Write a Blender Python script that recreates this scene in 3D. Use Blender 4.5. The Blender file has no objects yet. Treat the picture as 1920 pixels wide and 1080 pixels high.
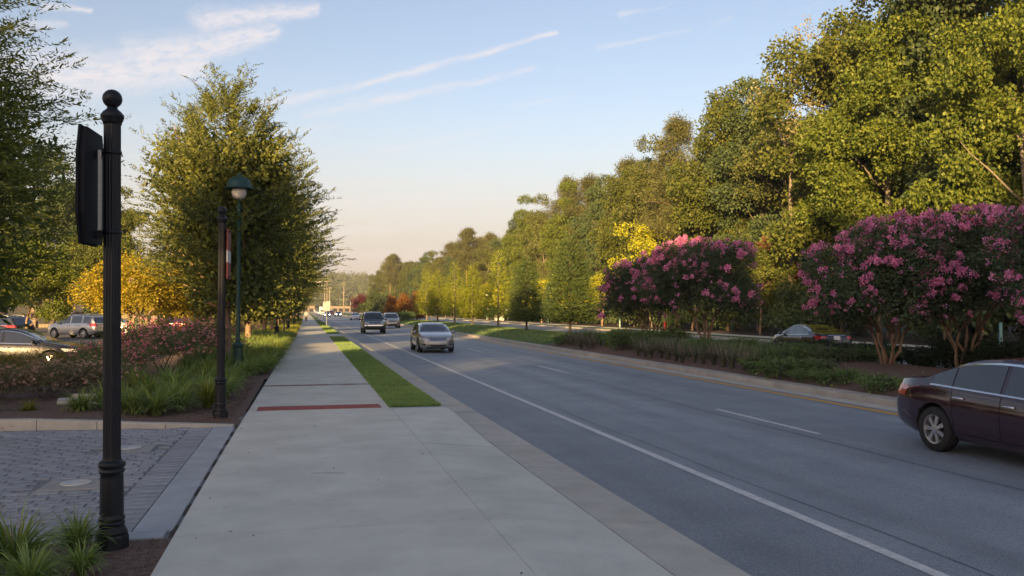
import bpy, bmesh, math, random
import numpy as np
from mathutils import Vector, Matrix
from mathutils.bvhtree import BVHTree

R = math.radians
random.seed(7)
rng = np.random.default_rng(11)
SC = bpy.context.scene
COL = SC.collection

# ------------------------------------------------------------------ camera
cam_d = bpy.data.cameras.new('camera')
cam_d.sensor_width = 36.0
cam_d.lens = 30.0
cam_d.clip_start = 0.1
cam_d.clip_end = 9000
cam = bpy.data.objects.new('camera', cam_d)
COL.objects.link(cam)
cam.location = (0, 0, 2.0)
cam.rotation_euler = (R(90 + 1.43), 0, R(-13.6))
SC.camera = cam

# ------------------------------------------------------------------ light
SUN_EL = 9.0
SUN_AZ = 30.0            # light travels along +Y turned this much towards +X
TRAVEL = Vector((math.sin(R(SUN_AZ)) * math.cos(R(SUN_EL)), math.cos(R(SUN_AZ)) * math.cos(R(SUN_EL)), -math.sin(R(SUN_EL))))
world = bpy.data.worlds.new('World')
SC.world = world
world.use_nodes = True
SKY_STRENGTH = 0.095
EXPOSURE = 1.64
SKY_TINT = (1.0, .83, .82)

def build_world():
    nt = world.node_tree
    N, L = nt.nodes, nt.links
    N.clear()
    out = N.new('ShaderNodeOutputWorld')
    bg = N.new('ShaderNodeBackground')
    sky = N.new('ShaderNodeTexSky')
    sky.sky_type = 'NISHITA'
    sky.sun_disc = False
    sky.sun_elevation = R(SUN_EL)
    # the sun stands opposite to the direction its light travels
    sky.sun_rotation = R(180 + SUN_AZ)
    sky.air_density = 1.0
    sky.dust_density = 1.6
    sky.ozone_density = 1.5
    tc = N.new('ShaderNodeTexCoord')
    sep = N.new('ShaderNodeSeparateXYZ')
    L.new(tc.outputs['Generated'], sep.inputs[0])
    def M(op, a, b=None, c=None, clamp=False):
        n = N.new('ShaderNodeMath'); n.operation = op; n.use_clamp = clamp
        for i, v in enumerate((a, b, c)):
            if v is None: continue
            if isinstance(v, (int, float)): n.inputs[i].default_value = v
            else: L.new(v, n.inputs[i])
        return n.outputs[0]
    az = M('ARCTAN2', sep.outputs[0], sep.outputs[1])
    el = M('ARCSINE', sep.outputs[2])
    comb = N.new('ShaderNodeCombineXYZ')
    L.new(az, comb.inputs[0]); L.new(el, comb.inputs[1])
    def noise(sx, sy, rot, detail, rough, scale=1.0):
        mp = N.new('ShaderNodeMapping')
        mp.inputs['Rotation'].default_value = (0, 0, R(rot))
        L.new(comb.outputs[0], mp.inputs[0])
        mp2 = N.new('ShaderNodeMapping')
        mp2.inputs['Scale'].default_value = (sx, sy, 1)
        L.new(mp.outputs[0], mp2.inputs[0])
        t = N.new('ShaderNodeTexNoise')
        t.inputs['Scale'].default_value = scale
        t.inputs['Detail'].default_value = detail
        t.inputs['Roughness'].default_value = rough
        L.new(mp2.outputs[0], t.inputs['Vector'])
        return t
    wn = noise(16, 40, -15, 4, .6)
    warp = N.new('ShaderNodeVectorMath'); warp.operation = 'MULTIPLY_ADD'
    L.new(wn.outputs['Color'], warp.inputs[0])
    warp.inputs[1].default_value = (.03, .012, 0)
    L.new(comb.outputs[0], warp.inputs[2])
    off = N.new('ShaderNodeVectorMath'); off.operation = 'SUBTRACT'
    L.new(warp.outputs[0], off.inputs[0]); off.inputs[1].default_value = (.015, .006, 0)
    P = off.outputs[0]
    fine = noise(22, 120, -15, 6, .65)
    f = M('MULTIPLY_ADD', fine.outputs[0], 2.6, -.75, True)
    mott = noise(60, 150, -12, 5, .7)
    m = M('MULTIPLY_ADD', mott.outputs[0], 3.4, -.85, True)
    total = None
    streaks = [  # azimuth, elevation of both ends, half width, strength, texture
        (-.09, .215, .112, .268, .011, .75, f), (.09, .263, .29, .316, .008, .8, f),
        (.0, .219, .112, .246, .008, .5, f), (.05, .232, .262, .277, .0105, .72, f),
        (.237, .234, .312, .247, .004, .6, f), (.076, .181, .28, .221, .005, .5, f),
        (.015, .152, .112, .186, .007, .35, f), (.34, .298, .44, .312, .005, .5, f),
        (.365, .333, .424, .342, .004, .5, f), (.47, .316, .492, .322, .004, .3, f),
        (.02, .120, .22, .146, .010, .6, f), (-.03, .110, .36, .140, .016, .5, f),
        (.0, .085, .22, .110, .014, .5, f), (.05, .06, .3, .075, .012, .45, f), (-.06, .135, .16, .152, .012, .45, f), (-.03, .198, .03, .208, .006, .4, f),
        (-.03, .176, .03, .18, .008, .45, f),
        (-.34, .222, -.12, .262, .05, .8, m), (-.18, .262, -.04, .305, .03, .8, m),
        (-.11, .31, .01, .333, .018, .75, m), (-.27, .303, -.225, .306, .007, .6, m),
        (-.3, .278, -.25, .288, .012, .45, m), (-.9, .3, -.5, .36, .06, .6, m),
        (.8, .3, 1.4, .42, .04, .5, f), (-1.6, .4, -1.0, .5, .08, .5, f), (-.3, .7, .6, .9, .06, .5, m),
        (2.0, .3, 2.7, .5, .06, .5, f), (-2.9, .5, -2.2, .6, .08, .5, m), (-.1, .42, .5, .52, .03, .5, f)]
    for a0, e0, a1, e1, w, s, tex in streaks:
        da, de = a1 - a0, e1 - e0
        l2 = da * da + de * de
        v = N.new('ShaderNodeVectorMath'); v.operation = 'SUBTRACT'
        L.new(P, v.inputs[0]); v.inputs[1].default_value = (a0, e0, 0)
        d = N.new('ShaderNodeVectorMath'); d.operation = 'DOT_PRODUCT'
        L.new(v.outputs[0], d.inputs[0]); d.inputs[1].default_value = (da / l2, de / l2, 0)
        t = M('ADD', d.outputs['Value'], 0, None, True)
        sc = N.new('ShaderNodeVectorMath'); sc.operation = 'SCALE'
        sc.inputs[0].default_value = (da, de, 0); L.new(t, sc.inputs['Scale'])
        df = N.new('ShaderNodeVectorMath'); df.operation = 'SUBTRACT'
        L.new(v.outputs[0], df.inputs[0]); L.new(sc.outputs[0], df.inputs[1])
        ln = N.new('ShaderNodeVectorMath'); ln.operation = 'LENGTH'
        L.new(df.outputs[0], ln.inputs[0])
        # narrower towards the far end
        wid = M('MULTIPLY_ADD', t, -.65 * w, w * 1.15)
        q = M('DIVIDE', ln.outputs['Value'], wid)
        mr = N.new('ShaderNodeMapRange'); mr.interpolation_type = 'SMOOTHSTEP'
        L.new(q, mr.inputs[0])
        mr.inputs[1].default_value = 1.0; mr.inputs[2].default_value = 0.0
        mr.inputs[3].default_value = 0.0; mr.inputs[4].default_value = s
        k = M('MULTIPLY', mr.outputs[0], tex)
        total = k if total is None else M('MAXIMUM', total, k)
    # thin veil low over the horizon
    veil = noise(6, 60, -6, 4, .6)
    vv = M('MULTIPLY_ADD', veil.outputs[0], 1.6, -.55, True)
    vm = N.new('ShaderNodeMapRange'); L.new(el, vm.inputs[0])
    vm.inputs[1].default_value = .3; vm.inputs[2].default_value = .06
    vm.inputs[3].default_value = 0; vm.inputs[4].default_value = .28
    total = M('MAXIMUM', total, M('MULTIPLY', vv, vm.outputs[0]))
    mix = N.new('ShaderNodeMix'); mix.data_type = 'RGBA'
    L.new(total, mix.inputs[0])
    tint = N.new('ShaderNodeMix'); tint.data_type = 'RGBA'; tint.blend_type = 'MULTIPLY'
    tint.inputs[0].default_value = 1
    L.new(sky.outputs[0], tint.inputs[6]); tint.inputs[7].default_value = (*SKY_TINT, 1)
    # pale dust haze that hugs the horizon all the way round
    hz = N.new('ShaderNodeMapRange'); hz.interpolation_type = 'SMOOTHSTEP'; L.new(el, hz.inputs[0])
    hz.inputs[1].default_value = .26; hz.inputs[2].default_value = .0
    hz.inputs[3].default_value = 0; hz.inputs[4].default_value = .9
    hm = N.new('ShaderNodeMix'); hm.data_type = 'RGBA'
    L.new(hz.outputs[0], hm.inputs[0]); L.new(tint.outputs[2], hm.inputs[6]); hm.inputs[7].default_value = (2.6, 2.24, 2.08, 1)
    L.new(hm.outputs[2], mix.inputs[6])
    mix.inputs[7].default_value = (3.15, 2.95, 3.0, 1)
    L.new(mix.outputs[2], bg.inputs[0])
    bg.inputs[1].default_value = SKY_STRENGTH
    L.new(bg.outputs[0], out.inputs[0])
build_world()

sun_d = bpy.data.lights.new('sun', 'SUN')
sun_d.energy = 5.0
sun_d.angle = R(0.5)
sun_d.color = (1.0, 0.65, 0.28)
sun = bpy.data.objects.new('sun', sun_d)
COL.objects.link(sun)
sun.rotation_euler = TRAVEL.to_track_quat('-Z', 'Y').to_euler()
sun.location = (-30, -60, 40)
vs = SC.view_settings
vs.view_transform = 'Standard'
vs.look = 'None'
vs.gamma = 1.0
vs.use_curve_mapping = False
vs.exposure = EXPOSURE
SC.cycles.max_bounces = 6
SC.cycles.transparent_max_bounces = 4
SC.cycles.caustics_reflective = False
SC.cycles.caustics_refractive = False
SC.cycles.use_denoising = True

# ------------------------------------------------------------------ materials
def new_mat(name):
    m = bpy.data.materials.new(name); m.use_nodes = True
    nt = m.node_tree
    return m, nt.nodes, nt.links, nt.nodes['Principled BSDF']

def col4(c): return (c[0], c[1], c[2], 1)

def surf(name, c1, c2=None, scale=4.0, rough=.8, metal=0.0, bump=0.0, bscale=60.0, speck=None, obj_var=0.0,
         spec=.5, coat=0.0, stretch=None, big=None, stain=None):
    """procedural surface: noise between two colours, an optional fine speckle, an optional bump"""
    m, N, L, p = new_mat(name)
    p.inputs['Roughness'].default_value = rough
    p.inputs['Metallic'].default_value = metal
    p.inputs['Specular IOR Level'].default_value = spec
    if coat: p.inputs['Coat Weight'].default_value = coat; p.inputs['Coat Roughness'].default_value = .04
    tc = N.new('ShaderNodeTexCoord')
    vec = tc.outputs['Object']
    if stretch:
        mp = N.new('ShaderNodeMapping'); mp.inputs['Scale'].default_value = stretch
        L.new(vec, mp.inputs[0]); vec = mp.outputs[0]
    cur = None
    if c2 is not None:
        n = N.new('ShaderNodeTexNoise'); n.inputs['Scale'].default_value = scale
        n.inputs['Detail'].default_value = 6; n.inputs['Roughness'].default_value = .62
        L.new(vec, n.inputs['Vector'])
        r = N.new('ShaderNodeValToRGB')
        r.color_ramp.elements[0].position = .34; r.color_ramp.elements[1].position = .68
        r.color_ramp.elements[0].color = col4(c1); r.color_ramp.elements[1].color = col4(c2)
        L.new(n.outputs[0], r.inputs[0]); cur = r.outputs[0]
    else:
        rg = N.new('ShaderNodeRGB'); rg.outputs[0].default_value = col4(c1); cur = rg.outputs[0]
    if big:
        n = N.new('ShaderNodeTexNoise'); n.inputs['Scale'].default_value = big[0]; n.inputs['Detail'].default_value = 3
        bv = vec
        if len(big) > 2:
            mp = N.new('ShaderNodeMapping'); mp.inputs['Scale'].default_value = big[2]
            L.new(vec, mp.inputs[0]); bv = mp.outputs[0]
        L.new(bv, n.inputs['Vector'])
        mr = N.new('ShaderNodeMapRange'); L.new(n.outputs[0], mr.inputs[0])
        mr.inputs[1].default_value = .3; mr.inputs[2].default_value = .7
        mr.inputs[3].default_value = 1 - big[1]; mr.inputs[4].default_value = 1 + big[1]
        mx = N.new('ShaderNodeVectorMath'); mx.operation = 'SCALE'
        L.new(cur, mx.inputs[0]); L.new(mr.outputs[0], mx.inputs['Scale']); cur = mx.outputs[0]
    if speck:
        n = N.new('ShaderNodeTexNoise'); n.inputs['Scale'].default_value = speck[0]; n.inputs['Detail'].default_value = 2
        L.new(vec, n.inputs['Vector'])
        mr = N.new('ShaderNodeMapRange'); L.new(n.outputs[0], mr.inputs[0])
        mr.inputs[1].default_value = .3; mr.inputs[2].default_value = .7
        mr.inputs[3].default_value = 1 - speck[1]; mr.inputs[4].default_value = 1 + speck[1]
        mx = N.new('ShaderNodeVectorMath'); mx.operation = 'SCALE'
        L.new(cur, mx.inputs[0]); L.new(mr.outputs[0], mx.inputs['Scale']); cur = mx.outputs[0]
    if stain:
        for k, (sc_, lo_, hi_, am_) in enumerate(stain):
            n = N.new('ShaderNodeTexNoise'); n.inputs['Scale'].default_value = sc_; n.inputs['Detail'].default_value = 5; n.inputs['Roughness'].default_value = .7
            L.new(vec, n.inputs['Vector'])
            mr = N.new('ShaderNodeMapRange'); L.new(n.outputs[0], mr.inputs[0])
            mr.inputs[1].default_value = lo_; mr.inputs[2].default_value = hi_
            mr.inputs[3].default_value = 1; mr.inputs[4].default_value = 1 - am_
            mx = N.new('ShaderNodeVectorMath'); mx.operation = 'SCALE'
            L.new(cur, mx.inputs[0]); L.new(mr.outputs[0], mx.inputs['Scale']); cur = mx.outputs[0]
    if obj_var:
        oi = N.new('ShaderNodeObjectInfo')
        mr = N.new('ShaderNodeMapRange'); L.new(oi.outputs['Random'], mr.inputs[0])
        mr.inputs[3].default_value = 1 - obj_var; mr.inputs[4].default_value = 1 + obj_var
        mx = N.new('ShaderNodeVectorMath'); mx.operation = 'SCALE'
        L.new(cur, mx.inputs[0]); L.new(mr.outputs[0], mx.inputs['Scale']); cur = mx.outputs[0]
    L.new(cur, p.inputs['Base Color'])
    if bump:
        n = N.new('ShaderNodeTexNoise'); n.inputs['Scale'].default_value = bscale; n.inputs['Detail'].default_value = 4
        L.new(vec, n.inputs['Vector'])
        b = N.new('ShaderNodeBump'); b.inputs['Strength'].default_value = bump; b.inputs['Distance'].default_value = .02
        L.new(n.outputs[0], b.inputs['Height']); L.new(b.outputs[0], p.inputs['Normal'])
    return m

def leaf_mat(name, dark, light, transl=.3, glow=None, rough=.55, spread=.12):
    """each leaf is an island with its own tone; thin leaves let some light through"""
    m, N, L, p = new_mat(name)
    g = N.new('ShaderNodeNewGeometry')
    oi = N.new('ShaderNodeObjectInfo')
    tc = N.new('ShaderNodeTexCoord')
    n = N.new('ShaderNodeTexNoise'); n.inputs['Scale'].default_value = .9; n.inputs['Detail'].default_value = 2
    L.new(tc.outputs['Object'], n.inputs['Vector'])
    a = N.new('ShaderNodeMath'); a.operation = 'MULTIPLY_ADD'
    L.new(g.outputs['Random Per Island'], a.inputs[0]); a.inputs[1].default_value = .7
    b = N.new('ShaderNodeMath'); b.operation = 'MULTIPLY_ADD'
    L.new(n.outputs[0], b.inputs[0]); b.inputs[1].default_value = .9; b.inputs[2].default_value = -.3
    L.new(b.outputs[0], a.inputs[2])
    r = N.new('ShaderNodeValToRGB')
    r.color_ramp.elements[0].color = col4(dark); r.color_ramp.elements[1].color = col4(light)
    r.color_ramp.elements[0].position = .1; r.color_ramp.elements[1].position = .95
    L.new(a.outputs[0], r.inputs[0])
    mr = N.new('ShaderNodeMapRange'); L.new(oi.outputs['Random'], mr.inputs[0])
    mr.inputs[3].default_value = 1 - spread; mr.inputs[4].default_value = 1 + spread
    mx = N.new('ShaderNodeVectorMath'); mx.operation = 'SCALE'
    L.new(r.outputs[0], mx.inputs[0]); L.new(mr.outputs[0], mx.inputs['Scale'])
    L.new(mx.outputs[0], p.inputs['Base Color'])
    p.inputs['Roughness'].default_value = rough
    p.inputs['Specular IOR Level'].default_value = .25
    if transl:
        t = N.new('ShaderNodeBsdfTranslucent')
        tint = N.new('ShaderNodeMix'); tint.data_type = 'RGBA'; tint.blend_type = 'MULTIPLY'
        tint.inputs[0].default_value = 1
        L.new(mx.outputs[0], tint.inputs[6]); tint.inputs[7].default_value = (1.6, 1.4, .35, 1)
        L.new(tint.outputs[2], t.inputs[0])
        ms = N.new('ShaderNodeMixShader'); ms.inputs[0].default_value = transl
        L.new(p.outputs[0], ms.inputs[1]); L.new(t.outputs[0], ms.inputs[2])
        L.new(ms.outputs[0], N['Material Output'].inputs[0])
    return m

def paint(name, c, rough=.28, metal=.0, coat=1.0):
    m, N, L, p = new_mat(name)
    p.inputs['Base Color'].default_value = col4(c)
    p.inputs['Roughness'].default_value = rough; p.inputs['Metallic'].default_value = metal
    p.inputs['Coat Weight'].default_value = coat; p.inputs['Coat Roughness'].default_value = .05
    # a film of road dust
    tc = N.new('ShaderNodeTexCoord')
    n = N.new('ShaderNodeTexNoise'); n.inputs['Scale'].default_value = 3; n.inputs['Detail'].default_value = 5
    L.new(tc.outputs['Object'], n.inputs['Vector'])
    mr = N.new('ShaderNodeMapRange'); L.new(n.outputs[0], mr.inputs[0])
    mr.inputs[1].default_value = .35; mr.inputs[2].default_value = .75
    mr.inputs[3].default_value = rough; mr.inputs[4].default_value = min(1, rough + .12)
    L.new(mr.outputs[0], p.inputs['Roughness'])
    return m

def emit(name, c, s):
    m, N, L, p = new_mat(name)
    p.inputs['Base Color'].default_value = col4(c)
    p.inputs['Emission Color'].default_value = col4(c); p.inputs['Emission Strength'].default_value = s
    return m

MT = {}
MT['concrete'] = surf('concrete', (.53, .525, .455), (.64, .635, .555), 1.3, .85, bump=.3, bscale=90, speck=(150, .17), obj_var=.05, big=(.8, .06), stain=((1.7, .6, .72, .12), (14, .66, .74, .22), (.6, .57, .72, .07)))
MT['gutter'] = surf('gutter_concrete', (.41, .39, .34), (.52, .495, .435), 2.0, .85, bump=.3, bscale=70, speck=(120, .14), obj_var=.05)
MT['kerb'] = surf('kerb_concrete', (.33, .31, .27), (.44, .415, .365), 2.2, .88, bump=.35, bscale=60, speck=(110, .16), obj_var=.06)
MT['strip'] = surf('strip_concrete', (.32, .34, .36), (.41, .425, .44), 2.2, .85, bump=.3, bscale=70, speck=(110, .14), obj_var=.05)
MT['asphalt'] = surf('asphalt', (.21, .236, .265), (.265, .295, .322), .8, .62, bump=.5, bscale=140, speck=(75, .42), big=(1.1, .17, (1, .03, 1)), spec=.5, stain=((.9, .6, .68, .14), (6, .68, .74, .25)))
MT['asphalt_dark'] = surf('asphalt_dark', (.19, .212, .24), (.24, .265, .293), .8, .65, bump=.6, bscale=140, speck=(75, .42), big=(1.1, .12, (1, .03, 1)), spec=.45)
MT['lot'] = surf('lot_asphalt', (.12, .12, .12), (.15, .148, .145), .8, .9, bump=.4, bscale=100, speck=(80, .25), spec=.3)
MT['white_line'] = surf('white_road_paint', (.5, .5, .48), (.68, .68, .66), 9, .7, speck=(70, .22), bump=.2)
MT['yellow_line'] = surf('yellow_road_paint', (.55, .30, .04), (.7, .39, .055), 9, .7, speck=(70, .2))
MT['seam'] = surf('tar_seam', (.09, .10, .115), (.15, .165, .19), 9, .8)
MT['dirt'] = surf('dirt', (.045, .036, .027), (.08, .065, .05), 14, .95, bump=.5)
MT['mulch'] = surf('mulch', (.085, .05, .038), (.21, .135, .105), 22, .95, bump=1.0, bscale=45, speck=(60, .4))
MT['chips'] = surf('mulch_chip', (.07, .042, .03), (.2, .14, .10), 3, .9, obj_var=.2)
MT['grass_ground'] = surf('lawn', (.06, .11, .03), (.10, .17, .045), 2.2, .95, bump=.9, bscale=70, speck=(55, .4), big=(.5, .15))
MT['forest_floor'] = surf('forest_floor', (.03, .024, .014), (.07, .052, .03), 3, .95, bump=.8, bscale=12)
MT['paver'] = surf('paver', (.22, .235, .255), (.33, .345, .365), 6, .88, bump=.4, bscale=60, speck=(90, .2), obj_var=.12, big=(1.3, .12))
MT['brick'] = surf('brick_red', (.19, .095, .082), (.27, .15, .13), 8, .9, bump=.3, obj_var=.12)
MT['brick_grey'] = surf('brick_pale', (.27, .235, .215), (.34, .31, .285), 8, .9, bump=.3, obj_var=.08)
MT['tactile'] = surf('tactile_red', (.26, .068, .055), (.36, .10, .08), 6, .8, speck=(40, .15))
MT['black_metal'] = surf('black_metal', (.008, .010, .015), (.013, .016, .022), 6, .42, .0, bump=.05, spec=.32)
MT['green_metal'] = surf('green_metal', (.012, .05, .045), (.022, .07, .062), 6, .38, .2)
MT['alu'] = surf('aluminium', (.55, .55, .54), (.66, .65, .63), 5, .42, .7, stretch=(1, 1, 6))
MT['pale_pvc'] = surf('pale_pipe', (.5, .46, .40), (.66, .62, .55), 5, .55)
MT['steel'] = surf('steel', (.3, .3, .3), (.4, .4, .4), 6, .4, .9)
MT['panel_black'] = surf('panel_black', (.008, .010, .014), (.012, .014, .018), 5, .7, spec=.2)
MT['collar_concrete'] = surf('collar_concrete', (.27, .27, .26), (.34, .335, .32), 6, .9, bump=.2)
MT['far_wall'] = surf('far_wall', (.22, .17, .12), (.3, .23, .16), 2, .9)
MT['globe'] = surf('frosted_globe', (.62, .58, .54), (.72, .68, .63), 3, .35)
MT['white_plate'] = surf('white_plate', (.62, .61, .59), (.7, .69, .67), 5, .6)
MT['sign_back'] = surf('sign_back', (.36, .36, .34), (.44, .44, .42), 3, .5, .3)
MT['banner_red'] = surf('banner_red', (.17, .028, .03), (.23, .04, .045), 5, .7)
MT['banner_white'] = surf('banner_white', (.42, .42, .42), (.5, .5, .5), 5, .7)
MT['wood_pole'] = surf('wood_pole', (.3, .24, .18), (.4, .33, .25), 4, .9)
MT['stone_wall'] = surf('stone_wall', (.22, .17, .12), (.33, .26, .19), 3, .9, bump=.4, bscale=9)
MT['roof_grey'] = surf('roof_grey', (.09, .085, .085), (.13, .125, .12), 3, .8)
MT['bark_orange'] = surf('bark_smooth', (.20, .13, .085), (.33, .225, .15), 5, .85, bump=.5, bscale=20, stretch=(3, 3, .6))
MT['bark_dark'] = surf('bark_dark', (.075, .058, .045), (.15, .118, .09), 4, .95, bump=1.0, bscale=14, stretch=(3, 3, .5))
MT['bark_pale'] = surf('bark_pale', (.15, .125, .095), (.25, .21, .16), 4, .95, bump=.8, bscale=14, stretch=(3, 3, .5))
MT['bark_pine'] = surf('bark_pine', (.16, .092, .06), (.29, .175, .115), 4, .95, bump=1.0, bscale=10, stretch=(3, 3, .6))
# leaves
MT['elm'] = leaf_mat('elm_leaf', (.045, .072, .034), (.22, .235, .05), .3)
MT['elm_core'] = leaf_mat('elm_inner_leaf', (0.032, 0.056, 0.021), (0.071, 0.106, 0.032), .15)
MT['oak_willow'] = leaf_mat('willow_oak_leaf', (0.061, 0.100, 0.029), (0.195, 0.225, 0.051), .28)
MT['broad'] = leaf_mat('broad_leaf', (.055, .085, .02), (.17, .185, .034), .3)
MT['broad_dark'] = leaf_mat('broad_dark_leaf', (.045, .078, .036), (.11, .145, .05), .25)
MT['broad_sunlit'] = leaf_mat('broad_sunlit_leaf', (0.238, 0.276, 0.020), (0.518, 0.498, 0.033), .35)  # yellow of the low sun put into the leaf colour
MT['gum'] = leaf_mat('gum_leaf', (.06, .10, .02), (.2, .235, .035), .3)
MT['olive'] = leaf_mat('olive_leaf', (.065, .086, .026), (.175, .185, .045), .28)
MT['rusty'] = leaf_mat('rusty_leaf', (0.116, 0.058, 0.029), (0.290, 0.131, 0.058), .25)
MT['needle'] = leaf_mat('pine_needle', (.055, .07, .028), (.15, .145, .045), .12)
MT['sparse'] = leaf_mat('thin_leaf', (0.177, 0.168, 0.079), (0.354, 0.318, 0.150), .3)
MT['cypress'] = leaf_mat('cypress_leaf', (.045, .085, .026), (.125, .165, .042), .25)
MT['cypress_sunlit'] = leaf_mat('cypress_sunlit_leaf', (0.162, 0.210, 0.024), (0.366, 0.398, 0.039), .35)  # sunlit copy of the cypress leaf, the light painted in
MT['crape_leaf'] = leaf_mat('crape_leaf', (.04, .07, .042), (.105, .14, .065), .22)
MT['crape_sunlit'] = leaf_mat('crape_sunlit_leaf', (0.195, 0.188, 0.020), (0.475, 0.365, 0.033), .35)  # crape leaf with golden sunlight painted into its colour
MT['blossom'] = leaf_mat('pink_blossom', (.58, .15, .40), (.84, .40, .70), .25, spread=.18)
MT['blossom_pale'] = leaf_mat('pale_blossom', (.5, .34, .24), (.62, .5, .38), .25)
MT['rose_leaf'] = leaf_mat('rose_leaf', (.09, .14, .065), (.24, .28, .115), .22)
MT['rose_leaf_brown'] = leaf_mat('rose_leaf_brown', (.14, .14, .085), (.31, .28, .17), .22)
MT['rose_pink'] = leaf_mat('rose_petal', (.78, .26, .4), (.95, .58, .68), .2)
MT['rose_faded'] = leaf_mat('faded_petal', (.66, .42, .4), (.85, .66, .62), .2)
MT['yellow_shrub'] = leaf_mat('yellow_shrub_leaf', (0.102, 0.102, 0.017), (0.290, 0.246, 0.029), .3)
MT['juniper'] = leaf_mat('juniper_leaf', (.05, .1, .04), (.17, .25, .08), .15)
MT['juniper_blue'] = leaf_mat('juniper_blue_leaf', (.06, .1, .055), (.16, .22, .11), .15)
MT['boxwood'] = leaf_mat('boxwood_leaf', (.02, .038, .022), (.055, .075, .035), .12)
MT['blade'] = leaf_mat('strap_leaf', (.10, .18, .055), (.36, .45, .14), .25)
MT['blade_yellow'] = leaf_mat('strap_leaf_yellow', (.13, .16, .025), (.3, .31, .06), .3)
MT['blade_grey'] = leaf_mat('greyish_blade', (.07, .085, .06), (.17, .19, .13), .2)
MT['spike'] = leaf_mat('flower_spike', (0.232, 0.174, 0.203), (0.435, 0.334, 0.362), .2)
MT['turf'] = leaf_mat('turf_blade', (.14, .23, .085), (.29, .42, .16), .25)
MT['far_leaf'] = leaf_mat('far_leaf', (0.062, 0.088, 0.032), (0.142, 0.168, 0.052), .15)
MT['redbud'] = leaf_mat('orange_leaf', (.16, .075, .018), (.36, .18, .045), .3)
MT['plum'] = leaf_mat('plum_leaf', (0.065, 0.017, 0.023), (0.174, 0.043, 0.051), .2)
MT['darkbush'] = leaf_mat('dark_bush_leaf', (0.022, 0.032, 0.017), (0.051, 0.065, 0.029), .1)

# ------------------------------------------------------------------ mesh helpers
class MB:
    """collects shapes, links them as one mesh object"""
    def __init__(s): s.v = []; s.f = []; s.m = []
    def add(s, v, f, m=0):
        b = len(s.v); s.v += [tuple(p) for p in v]
        s.f += [tuple(i + b for i in q) for q in f]; s.m += [m] * len(f)
        return s
    def box(s, c, d, m=0, rz=0.0, bev=0.0):
        x, y, z = d[0] / 2, d[1] / 2, d[2] / 2
        if bev:
            b = bev
            ring = lambda X, Y, Z: [(-X, -Y, Z), (X, -Y, Z), (X, Y, Z), (-X, Y, Z)]
            v = ring(x, y, -z) + ring(x, y, z - b) + ring(x - b, y - b, z)
            f = [(3, 2, 1, 0), (8, 9, 10, 11)]
            for k in (0, 4):
                for i in range(4): f.append((k + i, k + (i + 1) % 4, k + 4 + (i + 1) % 4, k + 4 + i))
        else:
            v = [(a * x, b * y, e * z) for e in (-1, 1) for a, b in ((-1, -1), (1, -1), (1, 1), (-1, 1))]
            f = [(3, 2, 1, 0), (4, 5, 6, 7), (0, 1, 5, 4), (1, 2, 6, 5), (2, 3, 7, 6), (3, 0, 4, 7)]
        cr, sr = math.cos(rz), math.sin(rz)
        v = [(c[0] + p[0] * cr - p[1] * sr, c[1] + p[0] * sr + p[1] * cr, c[2] + p[2]) for p in v]
        return s.add(v, f, m)
    def lathe(s, prof, n=20, c=(0, 0, 0), m=0, flute=0.0):
        v = []; f = []
        for r, z in prof:
            for i in range(n):
                a = 2 * math.pi * i / n
                rr = r * (1 - flute * (i % 2)) if r > .01 else r
                v.append((c[0] + rr * math.cos(a), c[1] + rr * math.sin(a), c[2] + z))
        for k in range(len(prof) - 1):
            for i in range(n):
                j = (i + 1) % n
                f.append((k * n + i, k * n + j, (k + 1) * n + j, (k + 1) * n + i))
        f.append(tuple(range(n - 1, -1, -1))); f.append(tuple((len(prof) - 1) * n + i for i in range(n)))
        return s.add(v, f, m)
    def tube(s, path, radii, n=7, m=0):
        path = [Vector(p) for p in path]
        if isinstance(radii, (int, float)): radii = [radii] * len(path)
        v = []; f = []
        for k, p in enumerate(path):
            d = (path[min(k + 1, len(path) - 1)] - path[max(k - 1, 0)]).normalized()
            u = d.cross(Vector((0, 1, 0)) if abs(d.y) < .9 else Vector((1, 0, 0))).normalized(); w = d.cross(u)
            for i in range(n):
                a = 2 * math.pi * i / n
                v.append(p + (u * math.cos(a) + w * math.sin(a)) * radii[k])
        for k in range(len(path) - 1):
            for i in range(n):
                j = (i + 1) % n
                f.append((k * n + i, (k + 1) * n + i, (k + 1) * n + j, k * n + j))
        f.append(tuple(range(n))); f.append(tuple((len(path) - 1) * n + i for i in range(n - 1, -1, -1)))
        return s.add(v, f, m)
    def sheet(s, xs, ys, zf, m=0):
        nx, ny = len(xs), len(ys)
        v = [(x, y, zf(x, y)) for y in ys for x in xs]
        f = [(j * nx + i, j * nx + i + 1, (j + 1) * nx + i + 1, (j + 1) * nx + i) for j in range(ny - 1) for i in range(nx - 1)]
        return s.add(v, f, m)
    def prism(s, poly, z0, z1, m=0):
        n = len(poly)
        v = [(p[0], p[1], z0) for p in poly] + [(p[0], p[1], z1) for p in poly]
        f = [tuple(range(n - 1, -1, -1)), tuple(range(n, 2 * n))] + [(i, (i + 1) % n, n + (i + 1) % n, n + i) for i in range(n)]
        return s.add(v, f, m)
    def mesh(s, name, mats, smooth=False):
        me = bpy.data.meshes.new(name); me.from_pydata(s.v, [], s.f)
        for q in (mats if isinstance(mats, (list, tuple)) else [mats]): me.materials.append(q)
        me.polygons.foreach_set('material_index', s.m)
        me.polygons.foreach_set('use_smooth', [smooth] * len(s.f))
        me.update()
        return me
    def obj(s, name, mats, parent=None, smooth=False, loc=None):
        return link(name, s.mesh(name, mats, smooth), parent, loc)

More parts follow.
